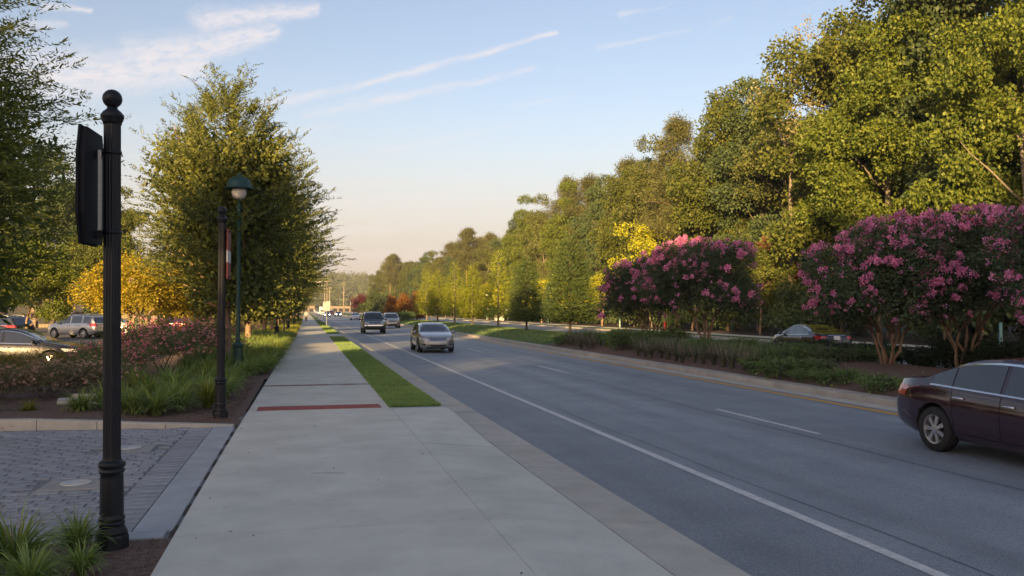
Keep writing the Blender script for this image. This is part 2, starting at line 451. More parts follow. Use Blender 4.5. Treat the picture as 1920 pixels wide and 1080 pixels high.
def link(name, data, parent=None, loc=None, rz=None, sc=None):
    o = bpy.data.objects.new(name, data); COL.objects.link(o)
    if parent is not None: o.parent = parent
    if loc is not None: o.location = loc
    if rz is not None: o.rotation_euler = (0, 0, rz)
    if sc is not None: o.scale = (sc, sc, sc) if isinstance(sc, (int, float)) else sc
    return o

def tag(o, label=None, cat=None, group=None, kind=None):
    if label: o['label'] = label
    if cat: o['category'] = cat
    if group: o['group'] = group
    if kind: o['kind'] = kind
    return o

def thing(name, label, cat, loc=(0, 0, 0), rz=0.0, sc=1.0, group=None):
    o = link(name, None, None, loc, rz, sc)
    o.empty_display_size = .3
    return tag(o, label, cat, group)

def structure(o): o['kind'] = 'structure'; return o

ORD = 'first second third fourth fifth sixth seventh eighth ninth tenth eleventh twelfth thirteenth fourteenth fifteenth sixteenth seventeenth eighteenth nineteenth twentieth'.split()

def unit(a): return a / np.maximum(np.linalg.norm(a, axis=1, keepdims=True), 1e-9)

def quads_mesh(name, V, mat, nv=4):
    """V: (n, 4, 3) array of quads -> mesh"""
    n = len(V)
    me = bpy.data.meshes.new(name)
    me.vertices.add(n * nv); me.vertices.foreach_set('co', np.ascontiguousarray(V, dtype=np.float32).ravel())
    me.loops.add(n * nv); me.loops.foreach_set('vertex_index', np.arange(n * nv, dtype=np.int32))
    me.polygons.add(n)
    me.polygons.foreach_set('loop_start', np.arange(0, n * nv, nv, dtype=np.int32))
    me.polygons.foreach_set('loop_total', np.full(n, nv, dtype=np.int32))
    me.update(calc_edges=True)
    if not isinstance(mat, (list, tuple)): mat = [mat]
    for q in mat: me.materials.append(q)
    return me

def leafs(P, D, ln, wd, g=None):
    """diamond leaves: base points, directions, lengths, widths -> (n,4,3)"""
    g = g or rng
    D = unit(D)
    S = unit(np.cross(D, g.normal(size=D.shape)))
    n = len(P)
    ln = np.broadcast_to(np.asarray(ln, float).reshape(-1, 1), (n, 1)); wd = np.broadcast_to(np.asarray(wd, float).reshape(-1, 1), (n, 1))
    mid = P + D * ln * .45
    return np.stack([P, mid + S * wd * .5, P + D * ln, mid - S * wd * .5], 1)

def sphere_dirs(n, g, zmin=-1.0):
    z = g.uniform(zmin, 1, n); a = g.uniform(0, 2 * np.pi, n); r = np.sqrt(1 - z * z)
    return np.stack([r * np.cos(a), r * np.sin(a), z], 1)

def lobes_leaves(g, lobes, dens, k, ln, wd, thick=.45, droop=.15):
    """lobes: (cx,cy,cz, rx,ry,rz); sprigs of k leaves over each lobe's skin"""
    out = []
    for cx, cy, cz, rx, ry, rz in lobes:
        n = max(6, int(dens * (rx * ry + ry * rz + rx * rz)))
        d = sphere_dirs(n, g, -.75)
        fac = 1 - thick * g.random((n, 1)) ** 1.6 + .12 * g.normal(size=(n, 1)) * .6
        c = np.array([cx, cy, cz]) + d * np.array([rx, ry, rz]) * fac
        P = np.repeat(c, k, 0) + g.normal(size=(n * k, 3)) * ln * .75
        D = np.repeat(d, k, 0) * .55 + g.normal(size=(n * k, 3)) * .6; D[:, 2] -= droop
        out.append(leafs(P, D, ln * g.uniform(.65, 1.25, n * k), wd * g.uniform(.7, 1.2, n * k), g))
    return np.concatenate(out)

def shoots(g, S, D, length, nleaf, ln, wd, bend=.35, spread=55, down=0.0):
    """thin shoots with two ranks of leaves. S starts, D directions, length array"""
    n = len(S); D = unit(D)
    t = np.linspace(.12, 1, nleaf)
    side = unit(np.cross(D, np.array([0, 0, 1.0]) + g.normal(size=(n, 3)) * .3))
    L = np.asarray(length).reshape(-1, 1, 1)
    horiz = D.copy(); horiz[:, 2] = 0; horiz = unit(horiz)
    pos = S[:, None, :] + D[:, None, :] * L * t[None, :, None] + (horiz * bend)[:, None, :] * L * (t ** 2)[None, :, None]
    pos[:, :, 2] -= (bend * .75 + down) * (L[:, :, 0] * (t ** 2.2)[None, :])
    tang = np.gradient(pos, axis=1); tang /= np.maximum(np.linalg.norm(tang, axis=2, keepdims=True), 1e-9)
    sg = np.where(np.arange(nleaf) % 2 == 0, 1.0, -1.0)[None, :, None]
    ca, sa = math.cos(R(spread)), math.sin(R(spread))
    dirs = tang * ca + side[:, None, :] * sg * sa + g.normal(size=pos.shape) * .18
    taper = (1.15 - .55 * t)[None, :].repeat(n, 0).ravel()
    P = pos.reshape(-1, 3); DD = unit(dirs.reshape(-1, 3))
    return leafs(P, DD, ln * taper * g.uniform(.75, 1.2, len(P)), wd * taper, g)

# ------------------------------------------------------------------ the ground
FAR = 900.0
def lin(a, b, n): return [a + (b - a) * i / (n - 1) for i in range(n)]

structure(MB().sheet([-4000, -60, 140, 4000], [-4000, -200, 1200, 7000], lambda x, y: -.45).obj('ground', MT['grass_ground']))

def med_z(x):
    return -.01 + float(np.interp(x, [12.95, 13.6, 14.6, 17.2, 19.5, 21.3], [0, .17, .30, .37, .16, 0]))

# carriageways
road = structure(MB().sheet([4.98, 8.6, 12.1], lin(-70, FAR, 40), lambda x, y: -.15).obj('road', MT['asphalt']))
structure(MB().sheet([3.44, 4.98], lin(-70, FAR, 40), lambda x, y: -.15).obj('road_shoulder', MT['asphalt_dark']))
structure(MB().sheet([21.65, 29.4], lin(-70, FAR, 40), lambda x, y: -.15).obj('far_road', MT['asphalt']))
# tar seams and joints along the lanes
m = MB()
for x0, w in ((8.28, .035), (5.35, .02)):
    ys = lin(-20, 160, 120)
    for i in range(len(ys) - 1):
        xa = x0 + .05 * math.sin(ys[i] * .31) + .03 * math.sin(ys[i] * 1.1); xb = x0 + .05 * math.sin(ys[i + 1] * .31) + .03 * math.sin(ys[i + 1] * 1.1)
        ww = w * (.5 + .5 * abs(math.sin(ys[i] * .7)))
        m.add([(xa - ww / 2, ys[i], -.1465), (xa + ww / 2, ys[i], -.1465), (xb + ww / 2, ys[i + 1], -.1465), (xb - ww / 2, ys[i + 1], -.1465)], [(0, 1, 2, 3)])
structure(m.obj('road_seam', MT['seam'], road))
line_w = structure(MB().sheet([4.93, 5.06], lin(-30, FAR, 60), lambda x, y: -.146).obj('edge_line', MT['white_line']))
structure(MB().sheet([11.66, 11.86], lin(-30, FAR, 60), lambda x, y: -.146).obj('centre_line', MT['yellow_line']))
structure(MB().sheet([29.0, 29.12], lin(-30, FAR, 60), lambda x, y: -.146).obj('edge_line', MT['white_line']))
structure(MB().sheet([21.95, 22.07], lin(-30, FAR, 60), lambda x, y: -.146).obj('centre_line', MT['yellow_line']))
lanes = structure(link('lane_markings', None))
dash = MB().sheet([-.055, .055], [0, 1.9, 3.8], lambda x, y: 0).mesh('lane_dash', MT['white_line'])
for k in range(-2, 40):
    structure(link('lane_dash', dash, lanes, (8.62, 13.1 + 14.4 * k, -.146)))
for k in range(0, 30):
    structure(link('lane_dash', dash, lanes, (25.4, 18 + 14.4 * k, -.146)))

# kerbs and gutters: a cross-section swept along the road, cut into pieces with open joints
def swept(root, name, prof, cuts, mat, base_z, gap=.012):
    for a, b in zip(cuts[:-1], cuts[1:]):
        a2, b2 = a + gap / 2, b - gap / 2
        n = len(prof)
        v = [(x, a2, z) for x, z in prof] + [(x, b2, z) for x, z in prof] + [(prof[0][0], a2, base_z), (prof[-1][0], a2, base_z), (prof[0][0], b2, base_z), (prof[-1][0], b2, base_z)]
        f = [(i, i + 1, n + i + 1, n + i) for i in range(n - 1)]
        f += [tuple(range(n - 1, -1, -1)) + (2 * n, 2 * n + 1), tuple(range(n, 2 * n)) + (2 * n + 3, 2 * n + 2),
              (0, n, 2 * n + 2, 2 * n), (n - 1, 2 * n + 1, 2 * n + 3, 2 * n - 1)]
        structure(MB().add(v, f).obj(name, mat, root))

kr = structure(link('kerb', None))
prof = [(2.70, 0), (2.80, .0), (2.85, -.02), (2.93, -.105), (3.0, -.125), (3.5, -.143)]
swept(kr, 'kerb_stone', prof, [17.62, 20.6, 23.6, 26.7, 29.7, 32.8, 35.9, 39, 42, 45, 48, 54, 60, 66, 72, 80, 90, 100, 120, 140, 180, 260, 400, FAR], MT['gutter'], -.3)
swept(kr, 'apron_slab', [(1.70, -.001), (1.78, -.003), (2.83, -.105), (2.845, -.107)], [-8, 2.2, 8.05, 12.8], MT['concrete'], -.3)
swept(kr, 'gutter_slab', [(2.86, -.109), (2.95, -.12), (3.5, -.143)], [-8, -1, 2.2, 5.2, 8.05, 11.1, 13.0], MT['gutter'], -.3)
def ramp(name, mat, x0, x1, y0, y1):
    lo = lambda x: float(np.interp(x, [1.70, 1.78, 2.85, 2.95, 3.5], [-.001, -.003, -.107, -.12, -.143]))
    hi = lambda x: float(np.interp(x, [1.70, 2.80, 2.85, 2.93, 3.0, 3.5], [0, 0, -.02, -.105, -.125, -.143]))
    def zf(x, y):
        t = min(1, max(0, (y - y0) / (17.3 - y0))); t = t * t * (3 - 2 * t); return lo(x) * (1 - t) + hi(x) * t
    xs = lin(x0, x1, 12); ys = lin(y0, y1, 14)
    m = MB().sheet(xs, ys, zf)
    n = len(m.v); m.v += [(a, b, -.3) for a, b in ((x0, y1), (x1, y1))]
    m.f.append(tuple(range(n - 12, n)) + (n + 1, n)); m.m.append(0)
    structure(m.obj(name, mat, kr, smooth=True))
ramp('apron_slab', MT['concrete'], 1.70, 2.845, 12.81, 17.61)
ramp('gutter_slab', MT['gutter'], 2.86, 3.5, 13.01, 17.61)
km = structure(link('median_kerb', None))
swept(km, 'kerb_stone', [(12.55, -.145), (12.575, -.02), (12.61, .0), (12.98, .012), (13.02, .0)], [-10, 2, 6] + [9 + 3.05 * i for i in range(24)] + [90, 110, 140, 200, 300, 500, FAR], MT['kerb'], -.3)
swept(km, 'gutter_slab', [(12.08, -.143), (12.3, -.147), (12.52, -.145)], [-10, 0, 6, 12, 18, 24, 30, 36, 42, 48, 60, 80, 120, 200, 400, FAR], MT['gutter'], -.3)
swept(km, 'kerb_stone', [(21.25, .0), (21.3, .012), (21.6, .0), (21.66, -.145)], [-10, 10, 20, 30, 40, 60, 100, 200, FAR], MT['kerb'], -.3)
kf = structure(link('far_kerb', None))
swept(kf, 'kerb_stone', [(29.36, -.145), (29.42, -.01), (29.75, .0)], [-10, 10, 20, 30, 40, 50, 60, 80, 100, 160, 300, FAR], MT['kerb'], -.3)

# median ground: mulch near, lawn beyond
xs = lin(13.0, 21.27, 26)
structure(MB().sheet(xs, lin(-10, 46, 40), lambda x, y: med_z(x) + .02 * math.sin(x * 3 + y * 2.1)).obj('median_mulch', MT['mulch'], smooth=True))
structure(MB().sheet(xs, lin(46, FAR, 60), lambda x, y: med_z(x)).obj('median_lawn', MT['grass_ground'], smooth=True))
structure(MB().sheet([29.74, 31.5], lin(-10, FAR, 30), lambda x, y: -.01).obj('far_verge', MT['grass_ground']))
fs = structure(link('far_sidewalk', None))
swept(fs, 'slab', [(31.5, .0), (33.3, .0)], [-10, 10, 20, 30] + [33 + 3 * i for i in range(20)] + [110, 150, 220, FAR], MT['concrete'], -.2)
structure(MB().sheet([33.31, 36, 42, 60, 160], lin(-60, FAR, 30), lambda x, y: -.02 + max(0, x - 36) * .02 + (.06 * math.sin(x + y) if x > 34 else 0)).obj('forest_floor', MT['forest_floor'], smooth=True))

# pavement on the near side
def left_edge(y): return -1.12 + .0065 * min(80, max(0, y - 12))
sw = structure(link('sidewalk', None))
cuts = [-8, -2, 2.6, 8.05, 12.75, 17.55]
cuts2 = [18.25, 23.02, 23.42, 26.5, 29.6, 32.7, 35.8, 38.9, 42, 45.1, 48.2, 51.3, 54.4, 57.5, 60.6, 64, 68, 72, 78, 84, 90, 100, 120, 160, 240, 400, FAR]
def slab(a, b, xr=1.695, xl=None):
    g = .006
    la, lb = (left_edge(a), left_edge(b)) if xl is None else (xl, xl)
    m = MB().prism([(la, a + g), (xr, a + g), (xr, b - g), (lb, b - g)], -.1, 0)
    return structure(m.obj('slab', MT['concrete'], sw))
for a, b in zip(cuts[:-1], cuts[1:]): slab(a, b)
# slab row that holds the tactile strip: end pieces left and right of it
m = MB().prism([(left_edge(17.5), 17.556), (-.93, 17.556), (-.93, 18.25), (left_edge(18.2), 18.25)], -.1, 0)
structure(m.obj('slab', MT['concrete'], sw))
structure(MB().prism([(1.53, 17.556), (1.695, 17.556), (1.695, 18.25), (1.53, 18.25)], -.1, 0).obj('slab', MT['concrete'], sw))
for a, b in zip(cuts2[:-1], cuts2[1:]):
    if a == 23.02: continue
    slab(a, b)
# the grass verge is crossed by narrow concrete strips
for a, b in ((48.0, 49.2), (63.6, 71.0), (140, 142.0)):
    structure(MB().prism([(1.70, a), (2.695, a), (2.695, b), (1.70, b)], -.1, -.002).obj('slab', MT['concrete'], sw))
structure(MB().sheet([-1.4, 2.7], lin(-8, 100, 20), lambda x, y: -.104).obj('subgrade', MT['dirt']))
# brick band across the pavement
x = left_edge(23)
k = 0
while x < 1.68:
    w = min(.335, 1.69 - x)
    mt = MT['brick'] if (k < 3 or random.random() < .35) else MT['brick_grey']
    structure(MB().box((x + w / 2, 23.12, -.052), (w - .014, .17, .1), bev=.006).obj('brick', mt, sw))
    structure(MB().box((x + w / 2, 23.32, -.052), (w - .014, .17, .1), bev=.006).obj('brick', mt, sw))
    x += w; k += 1
# detectable warning strip
tac = structure(MB().prism([(-.92, 17.56), (1.52, 17.56), (1.52, 18.24), (-.92, 18.24)], -.1, .004).obj('tactile_strip', MT['tactile'], sw))
m = MB()
for i in range(44):
    for j in range(12):
        cx, cy = -.89 + i * .0548, 17.59 + j * .0555
        ring = lambda r, z: [(cx + r * math.cos(a), cy + r * math.sin(a), z) for a in (0, 1.047, 2.094, 3.142, 4.189, 5.236)]
        v = ring(.016, .0045) + ring(.009, .0095)
        m.add(v, [(q, (q + 1) % 6, 6 + (q + 1) % 6, 6 + q) for q in range(6)] + [tuple(range(6, 12))])
tag(m.obj('dome', MT['tactile'], tac), kind='stuff')

# verge lawn
vg = []
for a, b in ((17.63, 47.98), (49.22, 63.58), (71.02, 139.98), (142.02, FAR)):
    structure(MB().sheet(lin(1.702, 2.698, 4), lin(a, b, 30), lambda x, y: -.012 + .01 * math.sin(x * 9 + y * 3)).obj('verge_lawn', MT['grass_ground'], smooth=True))
    vg.append((a, b))

def turf(name, n, xr, yr, zf, hmin, hmax, mat, label, near=1.0):
    y = yr[0] + (yr[1] - yr[0]) * rng.random(n) ** near
    x = rng.uniform(xr[0], xr[1], n)
    z = np.array([zf(a, b) for a, b in zip(x, y)])
    P = np.stack([x, y, z], 1)
    D = rng.normal(size=(n, 3)) * .45; D[:, 2] = 1
    V = leafs(P, D, rng.uniform(hmin, hmax, n), .012 + .00035 * y)
    V[:, 0, 2] -= .01
    return tag(link(name, quads_mesh(name, V, mat)), label, 'grass', kind='stuff')
turf('verge_grass', 42000, (1.67, 2.735), (17.57, 47.95), lambda x, y: 0, .03, .075, MT['turf'], 'mown green grass of the narrow verge beside the sidewalk', 1.7)
turf('verge_grass', 9000, (1.69, 2.71), (49.3, 63.5), lambda x, y: 0, .03, .08, MT['turf'], 'mown grass of the second verge strip along the sidewalk', 1.4)
turf('verge_grass', 9000, (1.69, 2.71), (71.1, 139), lambda x, y: 0, .04, .09, MT['turf'], 'mown grass of the far verge strip past the concrete crossing', 1.6)
turf('median_grass', 26000, (13.05, 21.2), (47, 130), lambda x, y: med_z(x), .05, .12, MT['turf'], 'mown grass of the median lawn', 1.5)

# driveway of pavers
MT['joint_sand'] = surf('joint_sand', (.16, .165, .17), (.23, .235, .24), 9, .95, bump=.4, speck=(90, .3))
dw = structure(link('driveway', None))
structure(MB().sheet(lin(-14, -1.1, 4), lin(8.0, 17.6, 4), lambda x, y: -.024).obj('bedding_sand', MT['joint_sand'], dw))
lay = []
PW, PD = .30, .15
holes = ((-2.55, 10.75), (-2.45, 13.3))
def far_edge(x): return 15.42 if x > -1.6 else 15.42 + (-1.6 - x) * .10 + max(0, -5.5 - x) * .12
row = 0; y = 8.32
while y < 17.4:
    off = (row % 2) * PW / 2 + .04 * math.sin(row * 2.3)
    x = -1.9 - off
    if off > .08: lay.append((-1.9 - off / 2, y + PD / 2, off, PD))
    while x > -13.5:
        cx = x - PW / 2
        if y + PD < far_edge(cx) and not any(abs(cx - a) < .49 and abs(y + PD / 2 - b) < .40 for a, b in holes):
            lay.append((cx, y + PD / 2, PW, PD))
        x -= PW
    y += PD; row += 1
# soldier course beside the concrete strip
y = 8.32
while y < 15.3:
    lay.append((-1.70, y + .10, .37, .2)); y += .2
def in_view(p):
    Z = p[0] * .235 + p[1] * .972; X = p[0] * .972 - p[1] * .235
    return Z > 1 and -.63 < X / Z < .63
lay.sort(key=lambda p: (not in_view(p), p[1] * .972 + p[0] * .235))
pm = {}
def paver_mb(w, d, h=.06): return MB().box((0, 0, -h / 2), (w - .012, d - .012, h), bev=.006)
rest = MB()
for i, (cx, cy, w, d) in enumerate(lay):
    z = -.008 + random.uniform(-.003, .003)
    if i < 290:
        key = (round(w, 2), round(d, 2))
        if key not in pm: pm[key] = paver_mb(w, d).mesh('paver', MT['paver'])
        structure(link('paver', pm[key], dw, (cx, cy, z), random.uniform(-.012, .012)))
    else:
        t = paver_mb(w, d)
        rest.add([(p[0] + cx, p[1] + cy, p[2] + z) for p in t.v], t.f)
tag(rest.obj('distant_pavers', MT['paver'], dw), kind='stuff')
# concrete strips that frame the pavers
for a, b in zip([8.32, 10.6, 13.0], [10.6, 13.0, 15.42]):
    structure(MB().prism([(-1.505, a + .006), (-1.165, a + .006), (-1.165, b - .006), (-1.505, b - .006)], -.1, -.002).obj('strip_slab', MT['strip'], dw))
for a, b in zip([-14, -7, -3.6], [-7, -3.6, -1.205]):
    structure(MB().prism([(a + .005, 8.06), (b - .005, 8.06), (b - .005, 8.31), (a + .005, 8.31)], -.1, .0).obj('strip_slab', MT['strip'], dw))
structure(MB().sheet([-1.17, -1.1], lin(8.1, 15.4, 40), lambda x, y: -.022 + .012 * math.sin(y * 7)).obj('joint_dirt', MT['dirt'], dw))
# far kerb of the driveway, rising to the left
pts = [(-1.2, 15.43), (-2.3, 15.52), (-3.4, 15.64), (-4.35, 15.75), (-5.6, 15.93), (-7.0, 16.2), (-9.0, 16.75), (-13.5, 18.4)]
for i, (p, q) in enumerate(zip(pts[:-1], pts[1:])):
    h0 = min(.16, .005 + .055 * i); h1 = min(.16, .005 + .055 * (i + 1))
    dx, dy = q[0] - p[0], q[1] - p[1]; l = math.hypot(dx, dy); nx, ny = dy / l * -1, dx / l
    if ny < 0: nx, ny = -nx, -ny
    p2 = (p[0] + dx / l * .006, p[1] + dy / l * .006); q2 = (q[0] - dx / l * .006, q[1] - dy / l * .006)
    w = .2
    v = [(p2[0], p2[1], -.1), (q2[0], q2[1], -.1), (q2[0], q2[1], h1 - .02), (p2[0], p2[1], h0 - .02),
         (p2[0] + nx * .02, p2[1] + ny * .02, h0), (q2[0] + nx * .02, q2[1] + ny * .02, h1),
         (p2[0] + nx * w, p2[1] + ny * w, h0), (q2[0] + nx * w, q2[1] + ny * w, h1), (p2[0] + nx * w, p2[1] + ny * w, -.1), (q2[0] + nx * w, q2[1] + ny * w, -.1)]
    f = [(1, 0, 3, 2), (2, 3, 4, 5), (5, 4, 6, 7), (7, 6, 8, 9), (0, 8, 6, 4, 3), (1, 2, 5, 7, 9)]
    structure(MB().add(v, f).obj('kerb_stone', MT['gutter'], dw))
# planting beds
def bed_z(x, y): return -.015 + .05 * (1 - math.exp(-max(0, -1.15 - x) * .9)) + .015 * math.sin(x * 4.1) * math.sin(y * 3.3)
structure(MB().sheet(lin(-14, -1.13, 30), lin(-8, 8.05, 34), lambda x, y: bed_z(x, y) - .012).obj('near_bed', MT['mulch'], smooth=True))
m = MB()
xs = [-1.13 - i * .32 for i in range(40)]
ys = lin(0, 1, 50)
def bedY(x, t): return (far_edge(x) + .2 if x < -1.3 else 15.46) * (1 - t) + 26 * t
v = [(x, bedY(x, t), bed_z(x, bedY(x, t)) + min(.12, max(0, (-1.3 - x) * .04)) * (1 - t)) for t in ys for x in xs]
nx = len(xs)
f = [(j * nx + i, (j + 1) * nx + i, (j + 1) * nx + i + 1, j * nx + i + 1) for j in range(len(ys) - 1) for i in range(nx - 1)]
structure(m.add(v, f).obj('planting_bed', MT['mulch'], smooth=True))
structure(MB().sheet(lin(-7.0, -.6, 14), lin(26, 300, 60), lambda x, y: bed_z(min(x, -1.2), y) - .02).obj('planting_bed', MT['mulch'], smooth=True))
structure(MB().sheet([-70, -30, -7.2], lin(17, 200, 20), lambda x, y: -.12).obj('car_park', MT['lot']))
cp = structure(link('car_park_kerb', None))
swept(cp, 'kerb_stone', [(-7.2, -.115), (-7.17, .02), (-7.0, .03)], [26.05, 30, 34, 38, 42, 50, 60, 80, 120, 200], MT['kerb'], -.2)
structure(MB().sheet([-13, -12.88], [38, 90], lambda x, y: -.116).obj('bay_line', MT['yellow_line']))
structure(MB().box((-20, 53, -.116), (26, .14, .006)).obj('bay_line', MT['yellow_line']))
# dirt in the open joint beside the sidewalk, and loose chips on the near mulch
n = 5200
P = np.stack([rng.uniform(-5.5, -1.16, n), 8.0 - 4.6 * rng.random(n) ** 1.2, np.zeros(n)], 1)
P[:, 2] = [bed_z(a, b) - .004 for a, b, _ in P]
D = rng.normal(size=(n, 3)); D[:, 2] *= .3
tag(link('mulch_chips', quads_mesh('mulch_chips', leafs(P, D, rng.uniform(.015, .05, n), rng.uniform(.006, .014, n)), MT['chips'])),
    'loose bark chips on the mulch around the near sign post', 'mulch', kind='stuff')
n = 6000
x = -1.3 - 4 * rng.random(n) ** 1.4; y = rng.uniform(15.75, 24, n)
P = np.stack([x, y, [bed_z(a, b) + .03 for a, b in zip(x, y)]], 1)
D = rng.normal(size=(n, 3)); D[:, 2] *= .3
tag(link('mulch_chips', quads_mesh('mulch_chips', leafs(P, D, rng.uniform(.02, .07, n), rng.uniform(.008, .02, n)), MT['chips'])),
    'loose bark chips on the mulch beyond the driveway kerb', 'mulch', kind='stuff')
# a few dry leaves and twigs on pavement and driveway
n = 90
P = np.stack([np.concatenate([rng.uniform(-1.1, 2.4, 30), rng.uniform(-7, -1.3, 60)]), rng.uniform(5, 15, n), np.full(n, .008)], 1)
P[:30, 2] = np.where(P[:30, 0] > 1.7, -.0, .006)
P[:30, 0] = np.minimum(P[:30, 0], 1.6)
D = rng.normal(size=(n, 3)); D[:, 2] = np.abs(D[:, 2]) * .1
tag(link('fallen_leaves', quads_mesh('fallen_leaves', leafs(P, D, rng.uniform(.015, .045, n), rng.uniform(.008, .02, n)), MT['chips'])),
    'scattered dry leaves on the sidewalk and the paved driveway', 'leaves', kind='stuff')
# two concrete patches with round covers in the pavers
for i, (cx, cy) in enumerate(holes):
    t = thing('valve_cover', ['square concrete patch with round metal cover in the pavers, behind the near post', 'round metal cover in concrete, set in the pavers nearer the far kerb'][i], 'valve cover', (cx, cy, -.004), 0, 1, None)
    MB().box((0, 0, -.03), (.66, .62, .07), bev=.006).obj('collar', MT['collar_concrete'], t)
    MB().box((0, 0, -.05), (.98, .80, .07)).obj('mortar_bed', MT['joint_sand'], t)
    MB().lathe([(.165, .004), (.165, .02), (.13, .02), (.13, .012)], 24).obj('ring', MT['alu'], t, True)
    MB().lathe([(.128, .004), (.128, .011), (.0, .012)], 24).obj('lid', MT['steel'], t)
# short hairline crack in the slab and a few old stains' worth of grit
m = MB()
cx_ = [.05, .13, .2, .29, .36, .43, .49]; cy_ = [10.75, 10.735, 10.74, 10.70, 10.705, 10.67, 10.66]; cw = [.003, .012, .009, .016, .01, .013, .003]
for i in range(6):
    m.add([(cx_[i], cy_[i] - cw[i], .0015), (cx_[i + 1], cy_[i + 1] - cw[i + 1], .0015), (cx_[i + 1], cy_[i + 1] + cw[i + 1], .0015), (cx_[i], cy_[i] + cw[i], .0015)], [(0, 1, 2, 3)])
structure(m.obj('crack', MT['dirt'], sw))
# ------------------------------------------------------------------ far hill
hill_xs = lin(-420, 620, 60); hill_ys = lin(880, 1500, 24)
def hill_z(x, y):
    t = (y - 880) / 400
    return -1 + 46 * max(0, min(1, t)) ** .8 * (1 - .16 * math.sin(x * .011 + .6) + .08 * math.sin(x * .031)) * (1.0 if x > -420 else 0)
structure(MB().sheet(hill_xs, hill_ys, hill_z).obj('hill', MT['forest_floor'], smooth=True))
g = np.random.default_rng(5)
lob = []
for i in range(1150):
    x = g.uniform(-300, 420); y = 885 + 420 * g.random() ** 1.1
    r = g.uniform(4, 8.5)
    lob.append((x, y, hill_z(x, y) + r * .7, r, r, r * g.uniform(.9, 1.4)))
tag(link('far_wood', quads_mesh('far_wood', lobes_leaves(g, lob, .55, 3, 2.2, 1.7, .4), MT['far_leaf'])), 'wooded hillside at the far end of the road', 'wood', kind='stuff')

# ------------------------------------------------------------------ plants: prototypes
def strips_mesh(name, C, S, W, mat):
    """C (n,m,3) centre lines, S (n,3) side vectors, W (n,m) widths -> curved blades"""
    n, m, _ = C.shape
    a = C + S[:, None, :] * W[:, :, None] * .5; b = C - S[:, None, :] * W[:, :, None] * .5
    V = np.stack([a, b], 2).reshape(-1, 3)
    base = (np.arange(n) * 2 * m)[:, None]; k = (np.arange(m - 1) * 2)[None, :]
    i0 = base + k
    F = np.stack([i0, i0 + 1, i0 + 3, i0 + 2], 2).reshape(-1, 4)
    me = bpy.data.meshes.new(name)
    me.vertices.add(len(V)); me.vertices.foreach_set('co', V.astype(np.float32).ravel())
    me.loops.add(F.size); me.loops.foreach_set('vertex_index', F.astype(np.int32).ravel())
    me.polygons.add(len(F))
    me.polygons.foreach_set('loop_start', np.arange(0, F.size, 4, dtype=np.int32))
    me.polygons.foreach_set('loop_total', np.full(len(F), 4, dtype=np.int32))
    me.update(calc_edges=True); me.materials.append(mat)
    return me

def limb(g, a, b, r0, r1, n=5, sag=.0):
    a, b = Vector(a), Vector(b); out = []
    for i in range(n):
        t = i / (n - 1); p = a.lerp(b, t)
        if 0 < i < n - 1: p += Vector(g.normal(size=3)) * (b - a).length * .035
        p.z += sag * math.sin(math.pi * t)
        out.append(p)
    return out, [r0 + (r1 - r0) * (i / (n - 1)) ** .8 for i in range(n)]

def proto_broad(seed, H, Rr, base, nl, dens, k, ln, wd, leaf, bark, tr=.22, flat=1.0, lobe=(.2, .37), gaps=.0, thick=.5):
    g = np.random.default_rng(seed)
    cz = (base + H) / 2; hz = (H - base) / 2
    d = sphere_dirs(nl, g, -.9)
    d = d + g.normal(size=d.shape) * .12
    rad = g.uniform(.42, .98, (nl, 1)) * (1 + .18 * np.sin(d[:, :1] * 5 + seed) * np.cos(d[:, 1:2] * 4))
    c = d * rad * np.array([Rr, Rr, hz])
    c[:, :2] *= (1 - .22 * np.clip(c[:, 2:3] / hz, -1, 1))
    lob = []
    for p in c:
        r = Rr * g.uniform(*lobe)
        lob.append((p[0], p[1], max(cz + p[2], base + r * .45), r * g.uniform(.85, 1.2), r * g.uniform(.85, 1.2), r * g.uniform(.55, .85) * flat))
    if gaps:
        lob = [l for l in lob if g.random() > gaps]
    V = lobes_leaves(g, lob, dens, k, ln, wd, thick)
    tb = MB()
    top = H * .8
    ax = [(0, 0, -.15), (0, 0, .4)] + [(g.normal() * Rr * .03 * i, g.normal() * Rr * .03 * i, .4 + (top - .4) * i / 6) for i in range(1, 7)]
    rr = [tr * 1.5, tr * 1.05] + [tr * (1 - .8 * i / 6) for i in range(1, 7)]
    tb.tube(ax, rr, 9)
    for l in sorted(lob, key=lambda q: -abs(q[0]) - abs(q[1]))[:14]:
        z0 = max(base * .75, l[2] - g.uniform(.25, .5) * hz); z0 = min(z0, top * .9)
        t = (z0 - .4) / (top - .4) * 6; i = int(max(0, min(5, t))); fr = max(0, min(1, t - i))
        a = Vector(ax[i + 1]).lerp(Vector(ax[i + 2]), fr)
        p, r = limb(g, a, (l[0] * .82, l[1] * .82, l[2]), tr * .32, tr * .06)
        tb.tube(p, r, 5)
    return {'trunk': tb.mesh('trunk', bark, True), 'crown': quads_mesh('crown', V, leaf), 'h': H}

